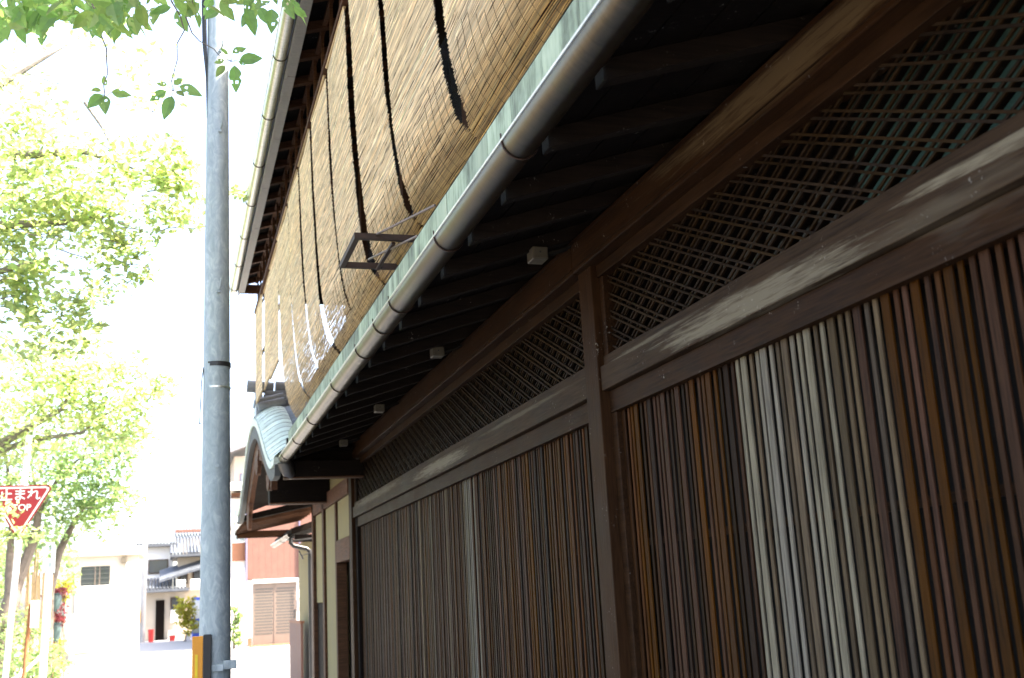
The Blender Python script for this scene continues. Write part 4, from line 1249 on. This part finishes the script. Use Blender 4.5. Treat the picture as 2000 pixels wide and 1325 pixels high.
# --- second tree: bright boughs across the middle left, about ten metres off
def tree(name, label, base, trunkpts, trunkr, boughs, blobs, leaf, mat, group=None, bark='bark_grey', up_bias=.6):
    t = thing(name, base, label, 'tree', group)
    MB().tube(trunkpts, trunkr, 12).build('trunk', bark, t, smooth=True)
    for pts, rads in boughs:
        MB().tube(pts, rads, 7).build('limb', bark, t, smooth=True)
    pts = foliage_pts(blobs)
    tag(leaf_cloud(pts, leaf, 'crown', mat, t, up_bias), kind='stuff')
    # fine twigs into the crown
    tw = MB()
    for i in range(70):
        p = pts[rng.integers(len(pts))]
        c = Vector(p); e = c + Vector((random.uniform(-.5, .1), random.uniform(-.2, .2), random.uniform(-.1, .18)))
        tw.tube(twig_path(e, c, 4, .2), [.007, .006, .005, .004, .002], 4, False)
    tag(tw.build('twigs', bark, t), kind='stuff')
    return t
def bough(pix, y, r0, r1, dy=0):
    n = len(pix)
    return [at(a, b_, y=y + dy * i / max(1, n - 1)) for i, (a, b_) in enumerate(pix)], [r1 * .25 + (r0 - r1 * .25) * (1 - i / (n - 1)) ** .8 for i in range(n)]
Y2 = 10.0
def blob(a, b_, y, ra, rz, n, ry=None):
    c = at(a, b_, y=y)
    return (tuple(c), (ra * y / 2100, ry or ra * y / 2100 * .9, rz * y / 2100), n)
B2 = [blob(60, 250, Y2, 90, 60, 260), blob(30, 150, Y2, 70, 60, 160), blob(240, 100, Y2, 120, 40, 150), blob(120, 330, Y2, 120, 55, 700), blob(290, 330, Y2, 90, 50, 520), blob(355, 395, Y2, 60, 45, 260), blob(330, 310, Y2, 70, 40, 200), blob(280, 540, Y2, 30, 30, 60), blob(300, 200, Y2, 120, 40, 90), blob(60, 400, Y2, 120, 60, 700), blob(200, 430, Y2, 120, 50, 700),
      blob(250, 500, Y2, 40, 60, 240), blob(30, 500, Y2, 90, 60, 520), blob(120, 570, Y2, 90, 45, 420), blob(20, 590, Y2, 60, 50, 300), blob(150, 620, Y2, 50, 40, 160), blob(160, 670, Y2, 30, 25, 60), blob(60, 660, Y2, 90, 40, 220), blob(460, 370, 10.6, 22, 16, 42), blob(-150, 300, Y2, 220, 200, 1800), blob(-150, 0, Y2, 250, 150, 900)]
bg2 = [bough([(-300, 330), (-120, 250), (0, 165), (75, 120), (132, 88)], Y2, .06, .012),
       bough([(-300, 330), (-120, 315), (0, 305), (90, 300), (165, 296), (215, 312), (300, 345)], Y2, .07, .008),
       bough([(-300, 480), (-120, 455), (0, 440), (110, 436), (200, 424), (260, 415)], Y2, .06, .008),
       bough([(165, 200), (200, 250), (225, 300), (248, 350)], Y2, .016, .008),
       bough([(-200, 560), (-60, 540), (0, 530), (60, 515), (110, 525)], Y2, .05, .008)]
b0 = at(-300, 480, y=Y2)
tree('bright_tree', 'sunlit yellow green tree with thin grey boughs beside the steel pole', (b0.x, Y2, 0), [(b0.x, Y2, -.05), (b0.x + .05, Y2, 2.5), tuple(b0), tuple(at(-300, 330, y=Y2)), tuple(at(-260, 100, y=Y2))], [.2, .17, .14, .11, .07], bg2, B2, .078, 'leaf_bright')

Y3 = 15.5
B3 = [blob(38, 1042, 14.3, 40, 14, 98), blob(6, 1008, 14.3, 30, 8, 42), blob(-60, 1000, 14.3, 60, 30, 200), blob(60, 720, Y3, 110, 50, 900), blob(170, 740, Y3, 90, 50, 700), blob(60, 800, Y3, 120, 60, 1100), blob(200, 810, Y3, 100, 50, 900), blob(270, 770, Y3, 60, 28, 260), blob(305, 750, Y3, 46, 18, 130), blob(230, 720, Y3, 70, 30, 240), blob(240, 850, Y3, 60, 30, 260), blob(20, 880, Y3, 90, 60, 420), blob(-150, 780, Y3, 150, 120, 1200), blob(90, 670, Y3, 80, 30, 260)]
bg3 = [bough([(-200, 1000), (-60, 900), (40, 845), (120, 800), (150, 740)], Y3, .09, .012), bough([(-60, 900), (60, 860), (160, 845), (255, 775)], Y3, .05, .008)]
b0 = at(-200, 1000, y=Y3)
tree('pale_tree', 'feathery pale green tree spreading above the stop sign', (b0.x, Y3, 0), [(b0.x, Y3, -.05), (b0.x, Y3, 1.6), tuple(b0), tuple(at(-190, 820, y=Y3)), tuple(at(-170, 660, y=Y3))], [.2, .18, .15, .1, .05], bg3, B3, .085, 'leaf_bright')

Y4 = 23.0
B4 = [blob(60, 880, Y4, 100, 60, 900), blob(170, 880, Y4, 80, 50, 800), blob(230, 900, Y4, 55, 40, 420), blob(120, 950, Y4, 100, 50, 1000), blob(220, 970, Y4, 50, 40, 420), blob(180, 1010, Y4, 60, 35, 420), blob(50, 1010, Y4, 70, 50, 480), blob(20, 960, Y4, 60, 60, 420), blob(110, 1050, Y4 + 1.5, 60, 30, 320), blob(-120, 930, Y4, 120, 110, 900), blob(255, 850, Y4, 36, 26, 160), blob(60, 1090, Y4 + 2, 70, 40, 420), blob(125, 1110, Y4 + 3, 30, 40, 260)]
bg4 = [bough([(25, 1165), (45, 1110), (68, 1050), (76, 1000), (70, 960), (60, 900)], Y4, .13, .04), bough([(76, 1000), (110, 940), (150, 900), (190, 880)], Y4, .05, .012), bough([(20, 1080), (25, 1000), (15, 920), (10, 860)], Y4, .07, .02), bough([(95, 1160), (115, 1080), (150, 1010), (200, 950)], Y4 + .6, .08, .02)]
b0 = at(8, 1250, y=Y4)
tree('garden_tree', 'green garden tree with crooked brown trunks behind the stop sign pole', (b0.x, Y4, 0), [(b0.x - .05, Y4, -.05), tuple(at(6, 1265, y=Y4)), tuple(at(12, 1210, y=Y4)), tuple(at(25, 1165, y=Y4)), tuple(at(20, 1080, y=Y4))], [.24, .2, .18, .16, .08], bg4, B4, .11, 'leaf_green', bark='bark')
b0 = at(90, 1260, y=Y4 + .6)
# second stem as its own small tree
tree('slim_tree', 'slim leaning tree stem with loose foliage between the cane stakes', (b0.x, Y4 + .6, 0), [(b0.x, Y4 + .6, -.05), tuple(at(92, 1220, y=Y4 + .6)), tuple(at(95, 1160, y=Y4 + .6)), tuple(at(115, 1080, y=Y4 + .6)), tuple(at(150, 1010, y=Y4 + .6))], [.13, .12, .1, .08, .05], [], [blob(190, 960, Y4 + .6, 60, 40, 420), blob(150, 1000, Y4 + .6, 50, 40, 320)], .10, 'leaf_green', bark='bark')

def shrub(name, label, blobs, leaf, mat, base, stems=5, group=None, cat='shrub'):
    s = thing(name, base, label, cat, group)
    pts = foliage_pts(blobs)
    tag(leaf_cloud(pts, leaf, 'foliage', mat, s), kind='stuff')
    for i in range(stems):
        p = Vector(pts[rng.integers(len(pts))])
        b_ = Vector(base) + Vector((random.uniform(-.1, .1), random.uniform(-.1, .1), 0))
        MB().tube(twig_path(b_, p, 4, .15), [.02, .016, .013, .01, .006], 5).build('stem', 'bark', s)
    return s
YH = 22.0
for i, (a, b_, ra, rz, n) in enumerate(((20, 1290, 60, 40, 700), (70, 1310, 45, 30, 500), (30, 1220, 50, 30, 360), (100, 1300, 30, 40, 420), (-60, 1260, 80, 60, 700))):
    c = at(a, b_, y=YH + i * .3)
    shrub('garden_shrub', ('low green shrub at the foot of the stop sign pole', 'green shrub under the rusty pole and chain', 'loose green shrub below the crooked tree trunks', 'bright green shrub at the foot of the white post', 'green shrub at the edge of the garden left of the stop sign')[i],
          [blob(a, b_, YH + i * .3, ra, rz, n)], .085, 'leaf_green', (c.x, c.y, 0), group='garden shrubs')
c = at(118, 1180, y=24)
shrub('red_plant', 'bushy plant with dark red leaves beside the white block building', [blob(118, 1165, 24, 16, 18, 160), blob(114, 1212, 24, 18, 16, 180)], .09, 'leaf_red', (c.x, c.y, 0), cat='plant')
c = at(122, 1150, y=24.4)
shrub('lime_plant', 'lime green plant above the dark red leaves', [blob(122, 1146, 24.4, 20, 14, 200), blob(126, 1168, 24.4, 10, 10, 80)], .09, 'leaf_yellow', (c.x, c.y, 0), cat='plant')
c = at(112, 1262, y=24.2)
shrub('yellow_flower_plant', 'low plant dotted with yellow flowers below the teal pot', [blob(115, 1255, 24.2, 12, 8, 90), blob(105, 1290, 24.2, 16, 24, 220)], .08, 'leaf_yellow', (c.x, c.y, 0), cat='plant')
for i, (a, b_) in enumerate(((106, 1178), (106, 1236))):
    c = at(a, b_, y=23.9)
    p = thing('teal_pot', (c.x, c.y, c.z - .15), ('teal round pot under the lime green plant', 'teal round pot under the dark red leaves')[i], 'pot', 'teal pots')
    MB().tube([c + Vector((0, 0, -.17)), c + Vector((0, 0, -.05)), c + Vector((0, 0, .1)), c + Vector((0, 0, .16))], [.08, .12, .14, .12], 14).build('body', 'pot_teal', p, smooth=True)
    MB().tube([c + Vector((0, 0, .16)), c + Vector((0, 0, .19))], .135, 14).build('rim', 'pot_teal', p)
    MB().tube([(c.x, c.y, c.z - .17), (c.x, c.y, 0)], .025, 8).build('stand', 'rust', p)
hd = thing('tall_hedge', (-7.0, 27.5, 0), 'tall dense dark green hedge closing off the garden behind the tree trunks', 'hedge')
tag(leaf_cloud(foliage_pts([((-3.9 - 1.1 * k, 27.2 + .25 * (k % 2), z_), (1.0, .6, .9), 420) for k in range(8) for z_ in (.8, 2.1, 3.3)]), .16, 'foliage', 'leaf_green', hd), kind='stuff')
for k in range(6):
    MB().tube([(-3.9 - 1.3 * k, 27.4, -.02), (-3.85 - 1.3 * k, 27.4, 1.4), (-3.95 - 1.3 * k, 27.4, 3.0)], [.07, .055, .03], 7).build('stem', 'bark', hd)
# cane stakes
for i in range(16):
    a = 48 + i * 3.6 + random.uniform(-2, 2)
    p0 = at(a - random.uniform(0, 10), 1235, y=YH + 1.2); p1 = at(a + random.uniform(-6, 12), 1085 + random.uniform(-20, 40), y=YH + 1.2)
    p0.z = 0 if i % 2 else p0.z - .6
    o = MB().tube([(p0.x, p0.y, max(0, p0.z)), tuple(p0.lerp(p1, .5) + Vector((.01, 0, 0))), tuple(p1)], .016, 6).build('cane_stake', 'cane')
    tag(o, 'thin tan cane stake standing among the garden shrubs', 'stake', 'cane stakes')
# white post with bracket head
wp = thing('white_post', (at(88, 1325, y=19.0).x, 19.0, 0), 'white metal post with grey bracket head between the shrubs and block building', 'post')
pt, pb = at(96, 1110, y=19), at(83, 1325, y=19)
pb2 = pt + (pb - pt) * (pt.z / (pt.z - pb.z))
MB().tube([pb2, pt], .055, 12).build('shaft', 'paint_white', wp, smooth=True)
c = at(97, 1092, y=19)
MB().box(c.x - .10, c.x - .07, c.y - .04, c.y + .04, c.z - .22, c.z + .2).build('bracket_plate', 'galvanised', wp)
MB().box(c.x + .02, c.x + .08, c.y - .04, c.y + .04, c.z - .22, c.z + .22).build('bracket_plate', 'galvanised', wp)
MB().box(c.x - .07, c.x + .02, c.y - .03, c.y + .03, c.z - .2, c.z - .06).build('bracket_web', 'galvanised', wp)
MB().box(c.x - .07, c.x + .02, c.y - .03, c.y + .03, c.z + .14, c.z + .18).build('bracket_web', 'galvanised', wp)
rp = thing('rusty_post', (at(48, 1310, y=18.5).x, 18.5, 0), 'thin rusty post carrying a blank white plate', 'post')
pt, pb = at(60, 1180, y=18.5), at(46, 1325, y=18.5)
MB().tube([pt + (pb - pt) * (pt.z / (pt.z - pb.z)), pt], .03, 10).build('shaft', 'rust', rp, smooth=True)
a, b_ = at(61, 1174, y=18.45), at(75, 1226, y=18.45)
MB().box(a.x, b_.x, 18.43, 18.45, b_.z, a.z, .004).build('plate', 'paint_white', rp)
ch = thing('chain', (at(60, 1310, y=18.8).x, 18.8, .5), 'pale chain slung between the rusty post and the white post', 'chain')
p0, p1 = at(-20, 1345, y=18.6), at(86, 1275, y=18.95)
for i in range(26):
    t = i / 25
    a = p0.lerp(p1, t) - Vector((0, 0, .10 * math.sin(math.pi * t)))
    b_ = p0.lerp(p1, t + .034) - Vector((0, 0, .10 * math.sin(math.pi * min(1, t + .034))))
    m = MB()
    d = (b_ - a).normalized(); s_ = Vector((0, 1, 0)) if i % 2 else Vector((0, 0, 1))
    s_ = (s_ - d * s_.dot(d)).normalized()
    ring = [a.lerp(b_, .5) + d * (.045 * math.cos(q)) + s_ * (.02 * math.sin(q)) for q in np.linspace(0, 2 * math.pi, 11)]
    m.tube(ring, .008, 5, False).build('link', 'paint_white', ch)
# kerb stone left
# shrub by the vending machine and clipped pine by the red house
c = at(360, 1205, y=57)
shrub('leafy_shrub', 'light green leafy shrub in front of the far old houses', [blob(362, 1190, 57, 20, 18, 320), blob(368, 1218, 57, 15, 20, 280)], .2, 'leaf_yellow', (c.x, c.y, 0))
pn = thing('clipped_pine', (at(458, 1255, y=43).x, 42.6, 0), 'small clipped garden tree with layered pads of foliage by the white wing wall', 'tree')
pads = [(455, 1190, 10), (466, 1203, 9), (461, 1214, 8), (455, 1226, 10), (468, 1240, 8), (458, 1246, 12), (464, 1255, 10)]
tag(leaf_cloud(foliage_pts([blob(a, b_, 42.6, r_, 5, 90) for a, b_, r_ in pads]), .13, 'crown', 'leaf_green', pn), kind='stuff')
MB().tube([at(457, 1268, y=42.6), at(455, 1240, y=42.6), at(460, 1215, y=42.6), at(456, 1188, y=42.6)], [.06, .05, .04, .02], 8).build('trunk', 'bark', pn)
